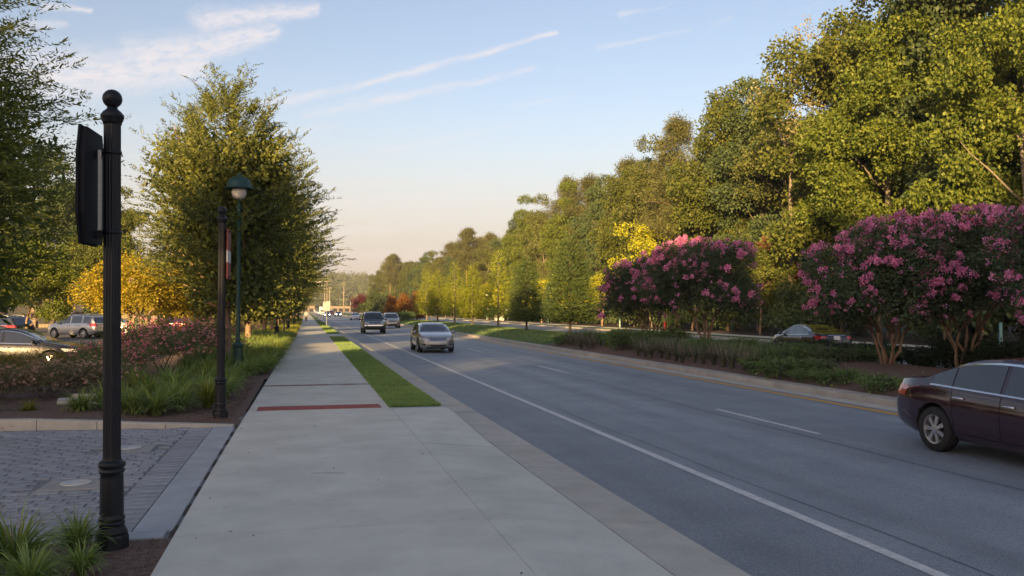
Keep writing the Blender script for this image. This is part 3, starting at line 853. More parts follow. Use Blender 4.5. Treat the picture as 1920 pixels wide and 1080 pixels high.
def proto_elm(seed, H, Rr, nsh, nleaf, leaf, core, bark, ln=.075, wd=.04, base=.24, tr=.17, up=.75, core_d=46):
    g = np.random.default_rng(seed)
    def rad(t):
        return np.where(t > .36, np.sqrt(np.maximum(0, 1 - ((t - .36) / .64) ** 1.2)), np.sqrt(np.maximum(0, 1 - ((.36 - t) / .36) ** 2 * .8)))
    t = g.beta(1.5, 1.3, nsh); a = g.uniform(0, 2 * np.pi, nsh)
    wob = 1 + .16 * np.sin(a * 3 + seed) + .10 * np.sin(a * 5 + t * 9) + .08 * np.sin(t * 17 + a * 2)
    rr = Rr * rad(t) * wob * g.uniform(.5, .92, nsh)
    z = H * (base + (.95 - base) * t)
    out = np.stack([np.cos(a), np.sin(a), np.zeros(nsh)], 1)
    S = out * rr[:, None]; S[:, 2] = z
    D = out * (.95 - .45 * t)[:, None] + g.normal(size=(nsh, 3)) * .22
    D[:, 2] += -.05 + up * (.35 + 1.1 * t)
    # plumes: long arching shoots that carry side shoots
    npl = max(40, nsh // 9)
    ti = np.clip(t[:npl] * 1.06, 0, 1); oi = out[:npl]
    P0 = oi * (Rr * rad(ti) * wob[:npl] * g.uniform(.42, .72, npl))[:, None]; P0[:, 2] = z[:npl]
    PD = unit(oi * (.85 - .5 * ti)[:, None] + g.normal(size=(npl, 3)) * .16 + np.array([0, 0, 1.0]) * (up * (.3 + 1.25 * ti))[:, None])
    PL_ = g.uniform(.28, .62, npl) * Rr
    V = [shoots(g, P0, PD, PL_, nleaf + 12, ln, wd, .22)]
    horiz = PD.copy(); horiz[:, 2] = 0; horiz = unit(horiz)
    side = unit(np.cross(PD, np.array([0, 0, 1.0]) + g.normal(size=(npl, 3)) * .3))
    for k in range(9):
        f = .12 + .80 * k / 8
        Q = P0 + PD * (PL_ * f)[:, None] + horiz * (.22 * PL_ * f * f)[:, None]; Q[:, 2] -= .165 * PL_ * f ** 2.2
        sg = 1 if k % 2 else -1
        D2 = PD * .85 + side * sg * .6 + g.normal(size=(npl, 3)) * .25; D2[:, 2] += .2
        V.append(shoots(g, Q, D2, PL_ * (1.0 - f * .65) * g.uniform(.3, .5, npl), max(8, nleaf // 2), ln, wd, .2))
    m2 = nsh // 3
    V.append(shoots(g, S[:m2], D[:m2], g.uniform(.3, .8, m2) * Rr / 3.2, nleaf, ln, wd, .28))
    V = np.concatenate(V)
    lob = []
    for i in range(26):
        tt = g.uniform(.03, .72); aa = g.uniform(0, 6.28); q = Rr * float(rad(np.array(tt))) * g.uniform(.1, .55)
        r = Rr * g.uniform(.26, .4)
        lob.append((q * math.cos(aa), q * math.sin(aa), H * (base + (.95 - base) * tt), r, r, r * 1.1))
    W = lobes_leaves(g, lob, core_d, 6, ln * 2.0, wd * 2.3, .6)
    tb = MB()
    h0 = H * base * .95
    tb.tube([(0, 0, -.1), (0, 0, .3), (.02, .02, h0 * .6), (0, 0, h0)], [tr * 1.35, tr, tr * .92, tr * .95], 10)
    for i in range(9):
        aa = i * 2.4 + g.uniform(-.3, .3); q = Rr * g.uniform(.3, .75); zz = H * g.uniform(.5, .9)
        p, r = limb(g, (0, 0, h0 * g.uniform(.8, 1)), (q * math.cos(aa), q * math.sin(aa), zz), tr * .5, tr * .08, 6)
        tb.tube(p, r, 5)
    for i in range(8):
        aa = i * 2.1; q = Rr * g.uniform(.6, .85); zz = H * (base + g.uniform(.06, .3))
        p, r = limb(g, (0, 0, h0 * g.uniform(.85, 1.05)), (q * math.cos(aa), q * math.sin(aa), zz), tr * .38, tr * .06, 5)
        tb.tube(p, r, 5)
    return {'trunk': tb.mesh('trunk', bark, True), 'crown': quads_mesh('crown', np.concatenate([V, W]), leaf), 'h': H}

def proto_cone(seed, H, Rr, n, nleaf, ln, wd, leaf, bark, base=.1, tr=.1, sparse=0.0):
    g = np.random.default_rng(seed)
    t = 1 - np.sqrt(g.random(n)) * .985; a = g.uniform(0, 2 * np.pi, n)
    prof = np.where(t < .22, .55 + .45 * np.sin(t / .22 * np.pi / 2), 1.0) * (1 - np.clip((t - .12) / .9, 0, 1) ** 1.25)
    wob = 1 + .17 * np.sin(a * 4 + t * 21 + seed) + .12 * np.sin(a * 7 - t * 31)
    rr = Rr * prof * wob * g.uniform(.25, .8, n)
    out = np.stack([np.cos(a), np.sin(a), np.zeros(n)], 1)
    S = out * rr[:, None]; S[:, 2] = H * (base + (1 - base) * t * .97)
    D = out + g.normal(size=(n, 3)) * .25; D[:, 2] += .45 + .5 * t
    V = shoots(g, S, D, g.uniform(.3, .75, n) * Rr / 1.6, nleaf, ln, wd, .3, 50)
    if sparse: V = V[g.random(len(V)) > sparse]
    tb = MB().tube([(0, 0, -.1), (0, 0, .3), (0, 0, H * .5), (0, 0, H * .97)], [tr * 1.4, tr, tr * .6, tr * .1], 8)
    for i in range(26):
        tt = g.uniform(.02, .85); aa = i * 2.4; q = Rr * (1 - tt) * .75; z0 = H * (base + (1 - base) * tt)
        p, r = limb(g, (0, 0, z0 - q * .3), (q * math.cos(aa), q * math.sin(aa), z0 + q * .25), tr * .3 * (1 - tt) + .008, .006, 4)
        tb.tube(p, r, 4)
    return {'trunk': tb.mesh('trunk', bark, True), 'crown': quads_mesh('crown', V, leaf), 'h': H}

def proto_pine(seed, H, Rr, base, leaf, bark, dens=1.0, tr=.22):
    g = np.random.default_rng(seed)
    tb = MB().tube([(0, 0, -.2), (0, 0, .5), (g.normal() * .2, g.normal() * .2, H * .5), (g.normal() * .2, 0, H * .97)], [tr * 1.4, tr, tr * .75, tr * .15], 8)
    lob = []
    z = base
    while z < H * .98:
        t = (z - base) / (H - base)
        q = Rr * (math.sin(math.pi * min(1, .18 + t * .86)) ** .7) * g.uniform(.7, 1.1)
        nb = int(3 + 3 * (1 - t))
        a0 = g.uniform(0, 6.28)
        for i in range(nb):
            a = a0 + 6.28 * i / nb + g.uniform(-.4, .4); qq = q * g.uniform(.6, 1.1)
            e = (qq * math.cos(a), qq * math.sin(a), z + qq * g.uniform(.02, .35))
            p, r = limb(g, (0, 0, z), e, tr * .3 * (1.1 - t), .02, 4)
            tb.tube(p, r, 4)
            for f in (.55, .8, 1.0):
                if g.random() < .85:
                    r_ = Rr * g.uniform(.17, .28)
                    lob.append((e[0] * f + g.normal() * .2, e[1] * f + g.normal() * .2, z + (e[2] - z) * f + .15, r_ * 1.15, r_ * 1.15, r_ * .55))
        z += (H - base) / 11 * g.uniform(.7, 1.2)
    lob.append((0, 0, H * .98, Rr * .2, Rr * .2, Rr * .3))
    V = lobes_leaves(g, lob, 16 * dens, 9, .42, .085, .6, .0)
    return {'trunk': tb.mesh('trunk', bark, True), 'crown': quads_mesh('crown', V, leaf), 'h': H}

def plant_tree(name, proto, loc, rz, sc, label, cat='tree', group=None):
    t = thing(name, label, cat, loc, rz, sc, group)
    link('trunk', proto['trunk'], t); link('crown', proto['crown'], t)
    return t

# ------------------------------------------------------------------ trees of the near row
E1 = proto_elm(3, 9.6, 3.15, 3000, 22, MT['elm'], MT['elm_core'], MT['bark_orange'], .095, .052)
E2 = proto_elm(8, 10.0, 4.3, 3200, 18, MT['elm'], MT['elm_core'], MT['bark_orange'], .13, .072)
plant_tree('elm_tree', E1, (-2.63, 30.6, -.02), .6, 1.0, 'tall feathery elm with the largest crown, behind the green street lamp')
plant_tree('elm_tree', E2, (-2.86, 46.4, -.02), 2.0, 1.0, 'elm with orange sunlit trunk just past the largest elm, in the row beside the sidewalk')
plant_tree('elm_tree', E2, (-2.84, 63, -.02), 4.1, .97, 'elm with sunlit trunk third along the sidewalk row')
for i, y in enumerate((79, 95, 111, 127, 144, 162, 182, 205, 232, 262, 300)):
    plant_tree('elm_tree', E1 if i % 2 else E2, (-2.9, y, -.02), i * 1.3, .98 + .03 * (i % 3), 'far elm of the sidewalk row, its dark crown merging with its neighbours', 'tree', 'far elms of the sidewalk row')

# willow oak close on the left: long narrow leaves
W1 = proto_elm(21, 8.7, 3.6, 3000, 20, MT['oak_willow'], MT['elm_core'], MT['bark_dark'], .15, .036, .26, .2, .45, 24)
plant_tree('willow_oak', W1, (-7.55, 17.4, 0.05), 1.1, .97, 'willow oak with narrow leaves reaching in at the left edge above the car park')

# ------------------------------------------------------------------ crape myrtles
def blossom_mesh(seed, mat):
    g = np.random.default_rng(seed)
    n = 58
    d = sphere_dirs(n, g, -.7)
    sh = np.array([.12, .12, .19])
    P = d * sh * g.uniform(.25, 1, (n, 1)) * (1 - .35 * np.clip(d[:, 2:3], 0, 1))
    V = leafs(P, d + g.normal(size=(n, 3)) * .7, g.uniform(.05, .085, n), g.uniform(.05, .075, n), g)
    return quads_mesh('blossom_cluster', V, mat)
BL = [blossom_mesh(s, MT['blossom']) for s in (1, 2, 3)]
BLP = [blossom_mesh(s, MT['blossom_pale']) for s in (4, 5)]

def proto_crape(seed, H, Rr, base, leaf, ln=.105, dens=110, nl=38):
    g = np.random.default_rng(seed)
    lob = []
    cz = base + (H - base) * .42
    for i in range(nl):
        d = sphere_dirs(1, g, -.6)[0]; q = g.uniform(.45, .8)
        r = Rr * g.uniform(.24, .38)
        lob.append((d[0] * Rr * q, d[1] * Rr * q, cz + d[2] * (H - base) * .5 * q * 1.1, r, r, r * .8))
    V = lobes_leaves(g, lob, dens, 6, ln, ln * .55, .5)
    tb = MB()
    for i in range(6):
        a = i * 1.05 + g.uniform(-.2, .2); q = g.uniform(.06, .18)
        zz = base * g.uniform(.95, 1.15); e = (Rr * .17 * math.cos(a), Rr * .17 * math.sin(a), zz)
        p, r = limb(g, (q * math.cos(a), q * math.sin(a), -.1), e, .056, .038, 5)
        tb.tube(p, r, 7)
        for j in range(3):
            a2 = a + g.uniform(-.7, .7); e2 = (Rr * .62 * math.cos(a2), Rr * .62 * math.sin(a2), base + (H - base) * g.uniform(.25, .75))
            p2, r2 = limb(g, e, e2, .034, .012, 5); tb.tube(p2, r2, 5)
    spots = []
    for l in lob:
        for _ in range(40):
            d = sphere_dirs(1, g, -.6)[0]
            p = np.array(l[:3]) + d * np.array(l[3:]) * g.uniform(.98, 1.2)
            o = np.array([p[0] / Rr, p[1] / Rr, (p[2] - cz) / ((H - base) * .5)])
            n = np.linalg.norm(o)
            if n > .8 and o[2] > -.9: spots.append((p, o[2]))
    return {'trunk': tb.mesh('trunk', MT['bark_orange'], True), 'crown': quads_mesh('crown', V, leaf), 'spots': spots, 'h': H}

def plant_crape(proto, loc, rz, sc, label, nbl, meshes, seed, group=None, bsc=1.0):
    t = plant_tree('crape_myrtle', proto, loc, rz, sc, label, 'tree', group)
    g = random.Random(seed)
    sp = proto['spots'][:]; g.shuffle(sp)
    # bloom sits in bunches: pick a bunch centre, then neighbours
    used = []
    i = 0
    while len(used) < nbl and i < len(sp):
        p, o = sp[i]; i += 1
        if g.random() > .5 + .5 * max(0, o + .3): continue
        for q in range(g.choice((1, 1, 2, 3))):
            used.append((p[0] + g.gauss(0, .11) * (q > 0), p[1] + g.gauss(0, .11) * (q > 0), p[2] + g.gauss(0, .09) * (q > 0)))
    if nbl > 60:
        # the many small heads between the big ones, joined into one part
        n = 380 if nbl >= 280 else 240
        g2 = np.random.default_rng(seed + 90)
        idx = g2.integers(len(sp), size=n)
        P = np.repeat(np.array([sp[q][0] for q in idx]), 12, 0) + g2.normal(size=(n * 12, 3)) * .042
        tag(link('small_blossoms', quads_mesh('small_blossoms', leafs(P, g2.normal(size=(n * 12, 3)) + np.array([0, 0, .4]), g2.uniform(.035, .06, n * 12), .045, g2), MT['blossom']), t), kind='stuff')
    for p in used[:nbl]:
        b = link('blossom_cluster', g.choice(meshes), t, p)
        b.rotation_euler = (g.uniform(-.6, .6), g.uniform(-.6, .6), g.uniform(0, 6.28))
        s = g.uniform(.55, 1.15) * bsc; b.scale = (s, s, s)
    return t
C1 = proto_crape(31, 4.8, 2.8, 1.0, MT['crape_leaf'])
C2 = proto_crape(32, 5.1, 2.9, 1.2, MT['crape_leaf'])
def mz(x, y): return med_z(x) if y > 46 else med_z(x)
plant_crape(C1, (17.1, 22.4, mz(17.1, 22)), .3, .92, 'pink crape myrtle on the mulch mound, its crown hanging over the dark blue sedan', 300, BL, 1)
plant_crape(C2, (18.9, 21.4, mz(18.9, 21)), 1.7, .98, 'pink crape myrtle with three bare stems behind the trunk of the burgundy sedan', 300, BL, 2)
plant_crape(C1, (17.9, 15.6, mz(17.9, 15)), 3.4, 1.0, 'pink crape myrtle at the right edge above the burgundy sedan', 280, BL, 3)
plant_crape(C2, (17.3, 35.0, mz(17.3, 37)), 4.4, 1.0, 'wide pink crape myrtle in the median left of the dark blue sedan', 300, BL, 4)
plant_crape(C1, (16.7, 39.7, mz(16.7, 43)), 5.2, .93, 'smaller pink crape myrtle left of the wide one in the median', 200, BL, 5)
G1 = proto_crape(35, 4.4, 2.5, 1.5, MT['crape_sunlit'], .125, 80)
plant_crape(G1, (-7.65, 43.2, 0), .4, 1.05, 'golden sunlit crape myrtle with orange stems behind the near sign post', 14, BLP, 6)
plant_crape(G1, (-6.3, 51.5, 0), 2.4, .8, 'small golden sunlit crape myrtle between the near elm and the rose bushes', 8, BLP, 7)

# ------------------------------------------------------------------ other trees on the left
B1 = proto_broad(41, 11, 4.2, 3.4, 42, 26, 7, .2, .14, MT['gum'], MT['bark_orange'], .13)
plant_tree('lot_tree', B1, (-12.6, 44.0, -.12), .5, .5, 'small green tree with a straight yellow sunlit trunk beside the dark grey parked vehicle')
plant_tree('lot_tree', B1, (-26.5, 50.5, -.12), 2.5, .62, 'unseen car park tree added beyond the left edge to shade the silver vehicle')  # added out of view to shade the silver vehicle; next one likewise for shade
plant_tree('lot_tree', B1, (-22.0, 43.5, -.12), 1.5, .6, 'unseen car park tree added beyond the left edge for its shade, nearer')
F1 = proto_broad(51, 21, 5.0, 2.6, 66, 24, 7, .26, .19, MT['broad'], MT['bark_pale'], .3)
F2 = proto_broad(52, 22, 4.7, 2.0, 78, 30, 7, .21, .165, MT['gum'], MT['bark_pale'], .28, lobe=(.2, .34))
F3 = proto_broad(53, 20, 4.8, 2.0, 62, 24, 7, .26, .19, MT['broad_dark'], MT['bark_dark'], .28)
F4 = proto_broad(54, 21, 4.6, 4.5, 50, 19, 7, .25, .18, MT['olive'], MT['bark_pale'], .26, gaps=.15)
F5 = proto_broad(55, 12, 3.6, 1.6, 44, 18, 7, .24, .18, MT['broad_sunlit'], MT['bark_pale'], .18)
F6 = proto_broad(56, 16, 3.6, 8.0, 26, 14, 5, .15, .10, MT['sparse'], MT['bark_pale'], .2, gaps=.2, lobe=(.2, .32))
F7 = proto_broad(57, 8, 2.7, 1.2, 36, 20, 7, .2, .14, MT['rusty'], MT['bark_dark'], .12)
P1 = proto_pine(61, 22, 4.2, 6.5, MT['needle'], MT['bark_pine'])
P2 = proto_pine(62, 23, 3.8, 12.5, MT['needle'], MT['bark_pine'], 1.0)
U1 = proto_broad(58, 4.4, 2.9, .1, 30, 18, 7, .24, .17, MT['broad_dark'], MT['bark_dark'], .1)
S1 = proto_broad(59, 6.8, 2.3, 1.7, 36, 30, 7, .17, .13, MT['broad_sunlit'], MT['bark_orange'], .1)
S2 = proto_broad(60, 6.8, 2.4, 1.7, 36, 30, 7, .17, .13, MT['broad'], MT['bark_orange'], .1)
LT = [('broad', F3, -23, 88, .82, 'dark green broad tree standing tall behind the near sign post'),
      ('broad', F1, -16.5, 82, .62, 'yellow green tree left of the largest elm, over the golden crape myrtle'),
      ('broad', F3, -31, 100, .8, 'dark tree at the back of the car park behind the willow oak'),
      ('broad', F2, -40, 96, .75, 'green tree at the far left back of the car park'),
      ('broad', F3, -25, 118, .8, 'dark green tree behind the shop building'),
      ('broad', F1, -14, 124, .7, 'broad green tree behind the right half of the shop building'),
      ('broad', F3, -50, 108, .9, 'tall dark tree far left behind the car park')]
for i, (n, p, x, y, s, lb) in enumerate(LT):
    plant_tree('broad_tree', p, (x, y, -.3), i * 1.7, s, lb)
for i, (x, y) in enumerate(((-9.5, 66), (-13.5, 78), (-8.6, 92))):
    plant_crape(G1, (x, y, 0), i * 2.0 + 1, .85, ['golden sunlit crape myrtle by the white parked car', 'golden sunlit crape myrtle in front of the shop building', 'farthest golden sunlit crape myrtle of the car park edge'][i], 6, BLP, 20 + i)

# ------------------------------------------------------------------ median trees
K1 = proto_cone(71, 6.9, 2.0, 2000, 13, .14, .075, MT['cypress'], MT['bark_dark'])
K2 = proto_cone(72, 6.4, 1.9, 1700, 12, .15, .075, MT['cypress_sunlit'], MT['bark_pale'], sparse=.2)
K3 = proto_cone(73, 7.4, 1.8, 1300, 11, .15, .07, MT['cypress_sunlit'], MT['bark_pale'], sparse=.35)
ML = [(K1, 17.2, 54.6, 1.0, 'dark green conical tree nearest the median shrubs, on a short bare trunk'),
      (K1, 17.0, 65.4, .86, 'smaller dark green conical tree second along the median lawn'),
      (K3, 17.2, 76.5, .98, 'thin sunlit yellow green conical tree third along the median lawn'),
      (K2, 17.0, 88, 1.0, 'bright sunlit yellow green conical tree fourth along the median lawn'),
      (K3, 17.2, 100, 1.0, 'sparse olive conical tree fifth along the median lawn'),
      (K2, 17.0, 112, 1.1, 'sunlit yellow green conical tree sixth along the median lawn'),
      (K3, 17.2, 124, 1.05, 'sparse conical tree seventh along the median, near the orange trees')]
for i, (p, x, y, s, lb) in enumerate(ML):
    plant_tree('conical_tree', p, (x, y, mz(x, 50) - .02), i * 2.2, s, lb)
RB = proto_cone(74, 4.6, 1.75, 1300, 9, .2, .13, MT['redbud'], MT['bark_dark'], base=.03)
for i, (x, y) in enumerate(((14.9, 152), (16.8, 150), (18.6, 146))):
    plant_tree('orange_tree', RB, (x, y, .2), i, .95 + .07 * i, ['orange leaved upright tree, leftmost of the three beyond the silver sedan', 'orange leaved upright tree, middle of the three in the median', 'orange leaved upright tree, rightmost of the three, next to the yellow trees'][i])
PL = proto_broad(75, 5, 2.6, .6, 26, 14, 6, .3, .17, MT['plum'], MT['bark_dark'], .1)
DB = proto_broad(76, 5, 2.4, .2, 26, 14, 6, .3, .17, MT['darkbush'], MT['bark_dark'], .1)
plant_tree('dark_bush', DB, (16.3, 185, .2), 0, .95, 'dark bush left of the orange trees in the median')
plant_tree('dark_bush', DB, (18.4, 188, .2), 1, .92, 'dark bush close left of the leftmost orange tree')
plant_tree('plum_tree', PL, (14.5, 245, .2), 0, 1.0, 'reddish purple plum tree at the far end of the median')
plant_tree('plum_tree', PL, (15.5, 232, .2), 1, 1.15, 'darker purple plum tree right beside the reddish one')
plant_tree('green_bush', U1, (15.4, 200, .2), 0, 1.25, 'round green bush above the white sedan in the median')
plant_tree('green_bush', U1, (18.2, 205, .2), 2, 1.15, 'round green bush between the plum trees and the dark bushes')

# ------------------------------------------------------------------ the wood across the road
FT = [  # proto, x, y, scale, label
    (F2, 38.5, 39, 1.18, 'tall green tree at the right edge behind the rightmost crape myrtle'),
    (F3, 42, 45.5, 1.36, 'tall tree at the right edge of the wood, its crown cut by the photo top'),
    (F2, 38.0, 49, 1.12, 'tallest sunlit tree of the wood with orange trunk above the crape myrtles'),
    (F1, 40.5, 56, 1.22, 'tall light green tree left of the tallest sunlit one in the wood'),
    (F6, 37.5, 60.5, 1.56, 'sparse pale topped tree standing out against the sky'),
    (F4, 39.5, 64, .95, 'tree with pale leaning limbs below the sparse topped tree'),
    (F3, 40.0, 69, 1.06, 'dark leaved tree in the gap left of the pale limbed tree'),
    (F1, 40.5, 75, 1.14, 'leafy tree leaning left on the skyline, right of the bare trunked pine'),
    (P1, 38.5, 84, 1.0, 'pine with a tall visible orange trunk in the middle of the wood'),
    (F4, 39.5, 91, 1.0, 'olive tree left of the bare trunked pine'),
    (F1, 39.5, 97, .95, 'round green tree of the wood behind the sunlit yellow tree'),
    (P1, 41, 104, .96, 'dense pine left of the round green tree in the wood'),
    (F3, 39, 110, .94, 'dark tree between two pines in the middle of the wood'),
    (P1, 40, 117, .95, 'layered pine rising above the dark green conical trees'),
    (F2, 39, 123, .9, 'green tree left of the layered pine'),
    (P1, 41, 131, 1.03, 'dark pine on the stepped skyline of the wood'),
    (F4, 39, 139, .98, 'olive tree on the stepped skyline left of the dark pine'),
    (F2, 39, 148, .95, 'light green pointed tree at the left end of the high skyline'),
]
for i, (p, x, y, s, lb) in enumerate(FT):
    plant_tree('pine_tree' if p is P1 else 'forest_tree', p, (x, y, .1), i * 1.9 + .4, (s * (.86 + .05 * (i * 5 % 4)), s * (.86 + .05 * (i * 3 % 4)), s), lb)
kinds = [F1, F3, P1, F4, F1, P2, F3]
y = 157; i = 0
while y < 430:
    p = kinds[i % 7]
    plant_tree('pine_tree' if p in (P1, P2) else 'forest_tree', p, (38.5 + (i * 7 % 5), y, .1), i * 2.3, .74 + .06 * (i * 3 % 4) + max(0, (y - 190) * .0007), 'far tree of the wood along the right hand carriageway', 'tree', 'far trees of the wood')
    y += 8 + (i % 3) * 2; i += 1
y = 26; i = 0
while y < 330:
    p = [F3, F1, P2, F3, F4, P1][i % 6]
    plant_tree('pine_tree' if p in (P1, P2) else 'forest_tree', p, (49 + (i * 5 % 6), y, .3), i * 1.3, .93 + .05 * (i % 3), 'tall tree in the back rows of the wood across the road', 'tree', 'back rows of the wood')
    y += 9; i += 1
y = 24; i = 0
while y < 200:
    p = [U1, U1, S2, U1][i % 4]
    plant_tree('undergrowth_bush', p, (36.4 + (i * 3 % 4) * .6, y, .05), i * 2.1, .85 + .12 * (i % 4), 'dark bush at the foot of the wood behind the far sidewalk', 'bush', 'bushes at the foot of the wood')
    y += 4.2; i += 1
y = 22; i = 0
while y < 120:
    plant_tree('forest_tree', F3, (43.5 + (i % 3), y + 3, .2), i * 2.7, .55 + .05 * (i % 4), 'low dark tree filling the inside of the wood', 'tree', 'low trees inside the wood')
    y += 6; i += 1
# trees in the verge of the far sidewalk
ST = [(S2, 34.6, 40.5, 1.0, 'slim street tree behind the leaning orange marker post'),
      (S2, 34.6, 46.0, .95, 'street tree with bare trunk above the tail of the dark blue sedan'),
      (S2, 34.5, 60.2, 1.0, 'dark green street tree with orange trunk left of the dark blue sedan'),
      (S2, 34.6, 72.5, .95, 'street tree behind the wide pink crape myrtle'),
      (F5, 36.0, 85.5, .97, 'sunlit yellow tree behind the two left pink crape myrtles'),
      (S1, 34.6, 97.0, 1.0, 'small sunlit yellow street tree with orange trunk left of the smallest crape myrtle'),
      (S1, 34.6, 110, 1.0, 'sunlit yellow street tree behind the second dark conical tree'),
      (S1, 34.6, 124, 1.05, 'sunlit yellow street tree behind the median lawn, by the white sign'),
      (F7, 37.0, 62.5, .98, 'rust coloured small tree at the edge of the wood')]
for i, (p, x, y, s, lb) in enumerate(ST):
    plant_tree('street_tree', p, (x, y, .0), i * 1.1, s, lb)
for i in range(9):
    plant_tree('street_tree', S1 if i % 3 else S2, (34.6, 137 + 13 * i, 0), i * 1.6, 1.0 + .06 * (i % 3), 'far sunlit street tree along the right hand sidewalk', 'tree', 'far street trees')
# oak and pines at the end of the wood
plant_tree('forest_tree', F1, (33.5, 395, 0), .4, .98, 'broad oak standing alone above the far cars with pale limbs')
plant_tree('pine_tree', P2, (33.2, 345, 0), 0, 1.0, 'tall bare trunked pine, left one of the pair at the end of the wood')
plant_tree('pine_tree', P2, (35.0, 350, 0), 2, 1.05, 'tall bare trunked pine, right one of the pair at the end of the wood')
# unseen trees added behind the photographer, heights and gaps shaped to shade the foreground
for i in range(24):
    x = -52 + (i // 2) * 4.0 + 2.0 * (i % 2)
    if i in (3, 5, 7): continue
    plant_tree('forest_tree', F6 if i == 4 else F4 if i < 9 else [F1, F3, F2][i % 3], (x, -52 - 7 * (i % 2), -.3), i * 1.4, float(np.interp(x, [-57, -50, -45, -36, -24, -10], [.80, .84, 1.06, 1.14, 1.1, 1.16])) + .025 * (i * 3 % 4), 'unseen tree added behind the photographer to shade the foreground', 'tree', 'added shade trees behind the photographer')

# ------------------------------------------------------------------ shrubs and bedding
def proto_liriope(seed, n, L, mat, w=.014, arch=1.0, spikes=0):
    g = np.random.default_rng(seed)
    a = g.uniform(0, 2 * np.pi, n); m = 5
    t = np.linspace(0, 1, m)
    out = np.stack([np.cos(a), np.sin(a), np.zeros(n)], 1)
    LL = L * g.uniform(.6, 1.15, n)
    lean = g.uniform(.35, 1.5, n) * arch
    r = .05 * g.random(n)
    # angle from vertical grows along the blade
    th = lean[:, None] * (.18 + 1.75 * t[None, :] ** 1.25)
    dz = np.cos(th); dr = np.sin(th)
    z = np.concatenate([np.zeros((n, 1)), np.cumsum(.5 * (dz[:, 1:] + dz[:, :-1]) / (m - 1), 1)], 1) * LL[:, None]
    q = np.concatenate([np.zeros((n, 1)), np.cumsum(.5 * (dr[:, 1:] + dr[:, :-1]) / (m - 1), 1)], 1) * LL[:, None] + r[:, None]
    C = out[:, None, :] * q[:, :, None]; C[:, :, 2] = z - .02
    C += (np.cross(out, [0, 0, 1]) * g.normal(0, .1, (n, 1)))[:, None, :] * (t ** 2)[None, :, None] * L
    S = unit(np.cross(out, [0, 0, 1]) + g.normal(size=(n, 3)) * .25)
    W = w * np.array([.8, 1, .95, .7, .08])[None, :] * g.uniform(.7, 1.2, n)[:, None]
    return strips_mesh('blades', C, S, W, mat)
def spike_mesh(seed, n, L):
    g = np.random.default_rng(seed); V = []
    for i in range(n):
        a = g.uniform(0, 6.28); d = np.array([math.cos(a) * .35, math.sin(a) * .35, 1]); d /= np.linalg.norm(d)
        base = np.array([math.cos(a), math.sin(a), 0]) * .04; l = L * g.uniform(.8, 1.2)
        k = 26; t = g.uniform(.5, 1, k)
        P = base + d * (t * l)[:, None]
        V.append(leafs(P, g.normal(size=(k, 3)) + d * .6, .022 * (1.4 - t), .014, g))
        P = base + d * (np.linspace(0, .95, 4) * l)[:, None]
        V.append(leafs(P, np.repeat(d[None], 4, 0), l * .34, .006, g))
    return quads_mesh('flower_spikes', np.concatenate(V), MT['spike'])
LI = [proto_liriope(s, 280, .7, MT['blade'], .022) for s in (1, 2, 3)]
LY = [proto_liriope(s, 260, .66, MT['blade_yellow'], .022) for s in (4, 5)]
SPK = [spike_mesh(1, 7, .52), spike_mesh(2, 5, .6)]
def clump(x, y, s, label, group=None, kind=0, spikes=None, seed=0, z=None):
    me = (LI + LY)[kind % 5] if kind < 5 else None
    t = thing('liriope_clump', label, 'plant', (x, y, bed_z(x, y) if z is None else z), seed * 1.37, s, group)
    link('blades', (LI[kind % 3] if kind < 3 else LY[kind % 2]), t)
    if spikes is not None: link('flower_spikes', SPK[spikes], t)
    return t
# nearest clumps, one by one
clump(-2.10, 7.12, .82, 'largest strap leaved clump at the bottom left corner with fading flower spikes', None, 0, 0, 1)
clump(-1.86, 6.62, .6, 'low strap leaved clump cut by the bottom edge near the corner', None, 1, None, 2)
clump(-1.80, 7.62, .56, 'small strap leaved clump with a pale flower spike beside the near post base', None, 2, 1, 3)
clump(-1.62, 7.02, .42, 'lowest grassy tuft in front of the near post base', None, 1, None, 4)
clump(-2.46, 7.45, .7, 'strap leaved clump at the left edge in front of the pavers', None, 2, 0, 5)
clump(-2.55, 6.85, .8, 'strap leaved clump leaving the photo at the lower left', None, 0, None, 5)
gp = 'strap leaved clumps in the bed beyond the driveway'
r = random.Random(4)
spots = [(-3.05, 16.9, 1.0), (-2.65, 16.75, 1.05), (-2.35, 17.4, .95), (-3.3, 17.6, .95), (-1.9, 18.1, 1.0), (-2.5, 18.3, 1.1), (-3.1, 18.9, 1.1), (-3.7, 18.6, .9),
         (-2.0, 19.2, 1.0), (-2.7, 19.6, 1.1), (-3.5, 20.0, 1.1), (-1.75, 20.2, .9), (-2.3, 20.7, 1.0), (-3.0, 21.0, 1.1), (-3.8, 21.4, 1.1), (-1.8, 21.6, .9), (-2.5, 22.0, 1.0), (-3.2, 22.4, 1.0),
         (-1.8, 23.0, .9), (-2.4, 23.4, 1.0), (-3.0, 23.8, 1.0), (-1.9, 24.4, .9), (-2.6, 24.9, 1.0), (-1.7, 25.8, .95), (-2.3, 26.3, 1.0), (-1.6, 27.2, .9), (-2.9, 26.4, 1.0)]
for i, (x, y, s) in enumerate(spots):
    row = min(3, int((y - 16.6) / 2.3)); nth = sum(1 for a, b, _ in spots if min(3, int((b - 16.6) / 2.3)) == row and (a, b) > (x, y))
    clump(x, y, s, 'arching strap leaved clump, ' + ORD[nth] + ' from the second sign post in the ' + ['front row', 'second row', 'third row', 'back rows'][row], gp, [0, 1, 2, 0, 3, 1][i % 6], None, i)
